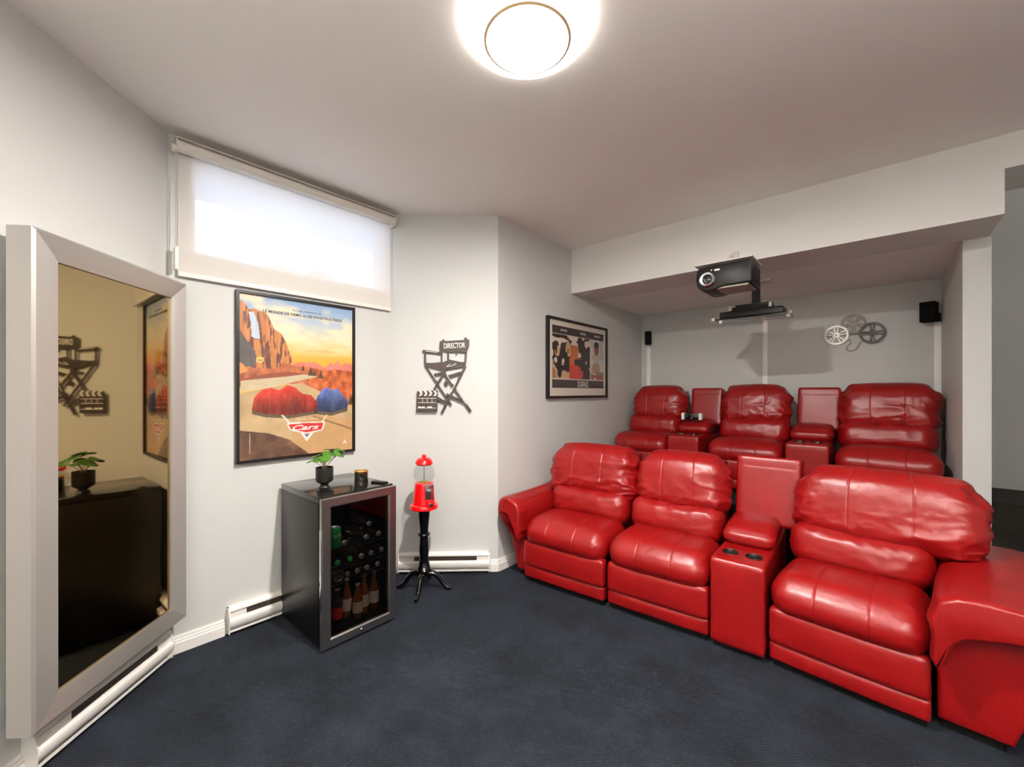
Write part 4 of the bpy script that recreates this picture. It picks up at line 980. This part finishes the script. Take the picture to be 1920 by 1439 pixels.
# ------------------------------------------------------------------ film reels
rl = thing('film_reel_art', 'three metal film reels joined as wall art on the alcove back wall', 'wall decoration', (-.17, YBK, 1.96))
def reel(cx, cz, r, m, y, rot=0, slots=5):
    g = MB(); n = 48
    def ring(r0, r1, y0_, y1_):
        v = []; 
        for k in range(n):
            a = 2 * PI * k / n
            for rr_, yy in ((r0, y0_), (r1, y0_), (r1, y1_), (r0, y1_)): v.append((cx + rr_ * math.cos(a), yy, cz + rr_ * math.sin(a)))
        f = [(k * 4 + j, ((k + 1) % n) * 4 + j, ((k + 1) % n) * 4 + (j + 1) % 4, k * 4 + (j + 1) % 4) for k in range(n) for j in range(4)]
        g.add(v, f)
    ring(r * .80, r, y - .005, y); ring(r * .07, r * .30, y - .005, y)
    for k in range(slots):
        a = rot + 2 * PI * k / slots
        for s_ in (-1, 1):
            ca, sa = math.cos(a), math.sin(a); off = s_ * r * .12; nx_, nz_ = -sa, ca
            p0 = (cx + ca * r * .25 + nx_ * off * .7, cz + sa * r * .25 + nz_ * off * .7); p1 = (cx + ca * r * .83 + nx_ * off * 1.3, cz + sa * r * .83 + nz_ * off * 1.3); w_ = r * .055
            g.prism([(p0[0] + nx_ * w_, p0[1] + nz_ * w_), (p0[0] - nx_ * w_, p0[1] - nz_ * w_), (p1[0] - nx_ * w_, p1[1] - nz_ * w_), (p1[0] + nx_ * w_, p1[1] + nz_ * w_)], y - .0045, y - .0005, 'y')
    return g.obj('reel', m, rl)
reel(-.126, -.026, .092, SILVER, -.026, .3)
reel(.0, .068, .092, GREYREEL, -.014, .9)
reel(.130, -.026, .094, DARKART, -.034, 0, 4)
pts = [(-.045, -.025, -.075), (-.022, -.025, -.083), (-.018, -.025, -.105), (-.045, -.025, -.135), (-.055, -.025, -.160), (-.035, -.025, -.180), (-.005, -.025, -.180), (.022, -.025, -.160), (.036, -.025, -.130), (.05, -.03, -.098)]
MB().tube(pts, .0028, 8).obj('film_strip', GREYREEL, rl, smooth=True)
MB().box((-.06, -.024, -.028), (.06, -.020, -.018)).obj('connector', DARKART, rl)
for x_, z_ in ((-.126, -.026), (0, .068), (.13, -.026)): MB().lathe([(1e-4, -.018), (.008, -.018), (.008, 0), (1e-4, 0)], 12, (x_, 0, z_), 'y').obj('standoff', GREYREEL, rl)

# ------------------------------------------------------------------ projector
pj = thing('projector', 'black projector under a pale mounting plate fixed to the alcove bulkhead', 'projector', (-.80, 3.10, 2.20))
bd = MB()
pr = [(-.172, -.050), (-.150, -.078), (-.115, -.088), (-.060, -.085), (.0, -.068), (.168, -.068), (.172, -.060), (.172, .066), (.165, .078), (-.150, .078), (-.172, .060), (-.178, .0)]
bd.prism(pr, .0, .285, 'y').obj('body', PROJ, pj, bevel=.010)
lr = MB().lathe([(.030, .004), (.030, -.012), (.034, -.020), (.046, -.022), (.052, -.014), (.052, .004)], 40, (-.098, 0, -.012), 'y').obj('lens_ring', CHROME, pj, smooth=True)
MB().lathe([(.031, .0), (.024, -.006), (.012, -.012), (1e-4, -.014)], 32, (0, 0, 0), 'y').obj('lens', LENS, lr, smooth=True).location = (-.098, -.002, -.012)
MB().box((-.055, -.003, .040), (-.020, .001, .052)).obj('sensor_window', WHITEP, pj)
MB().box((-.078, -.003, .046), (-.070, .001, .054)).obj('indicator', WHITEP, pj)
MB().prism([(-.12, .02), (.15, .02), (.15, .25), (-.10, .25)], -.082, -.070, 'z').obj('bottom_cover', mat('grey_underside', (140, 128, 112), .5), pj)
MB().box((.173, .06, -.04), (.175, .24, .04)).obj('side_vent', BLACK, pj)
MB().box((-.185, -.015, .092), (.180, .290, .102)).obj('mounting_plate', GREYP, pj)
MB().box((-.04, .06, .076), (.04, .22, .093)).obj('plate_spacer', GREYP, pj)
MB().prism([(-.09, .102), (.03, .102), (.03, .235), (-.01, .235), (-.045, .20), (-.09, .12)], .290, .3025, 'y').obj('wall_bracket', GREYP, pj)
MB().box((-.03, .20, .102), (.02, .30, .112)).obj('bracket_arm', GREYP, pj)
MB().lathe([(1e-4, .287), (.010, .287), (.010, .290)], 12, (-.01, 0, .20), 'y').obj('bolt', CHROME, pj)

# ------------------------------------------------------------------ hanging shelf with boxes
sh = thing('hanging_shelf', 'black glass component shelf hanging from the alcove ceiling', 'shelf', (-.80, 4.02, 2.032))
MB().box((-.275, -.13, -.012), (.275, .13, 0)).obj('shelf_plate', GLOSSB, sh, bevel=.002)
MB().box((-.03, .10, .0), (.03, .13, .319)).obj('support_column', BLACK, sh)
MB().box((-.12, .02, .305), (.12, .14, .319)).obj('ceiling_plate', GREYP, sh)
for x, y, z in ((-.283, -.12, -.004), (.283, -.12, -.004), (-.22, -.13, -.032), (.27, -.13, -.032)):
    MB().box((x - .012, y - .012, z - .010), (x + .012, y + .012, z + .014)).obj('corner_pad', WHITEP, sh, bevel=.002)
MB().box((.278, -.14, -.02), (.283, .0, .03)).obj('cable', GREYP, sh)
dvr = thing('media_box', 'flat black media box on the hanging shelf in the alcove', 'media box', (-.80, 4.00, 2.032))
MB().box((-.235, -.11, .001), (.235, .09, .056)).obj('case', BLACK, dvr, bevel=.012)
gb = thing('sensor_bar', 'slim black receiver with two white clips on top of the media box', 'receiver', (-.79, 3.96, 2.0895))
MB().box((-.165, -.055, .0), (.150, .05, .026)).obj('case', PROJ, gb, bevel=.003)
MB().box((-.13, -.02, .026), (.14, .06, .052)).obj('upper_case', BLACK, gb, bevel=.003)
for x in (-.170, .125): MB().box((x, -.066, .002), (x + .022, -.054, .040)).obj('clip', WHITEP, gb, bevel=.002)
MB().box((-.02, -.0565, .006), (.008, -.055, .010)).obj('badge', CHROME, gb)

# ------------------------------------------------------------------ dark box beside the sofa arm
cr = thing('storage_box', 'low dark brown box on the floor beyond the right sofa arm', 'box', (.80, 2.62, 0))
BOXM = mat('dark_brown_box', (92, 76, 60), .6)
MB().box((-.20, -.16, .02), (.20, .16, .24)).obj('box_body', BOXM, cr, bevel=.004)
MB().box((-.205, -.165, 0), (.205, .165, .03)).obj('box_foot', TRIM, cr, bevel=.003)
MB().box((-.205, -.165, .232), (.205, .165, .26)).obj('box_lid', BOXM, cr, bevel=.004)
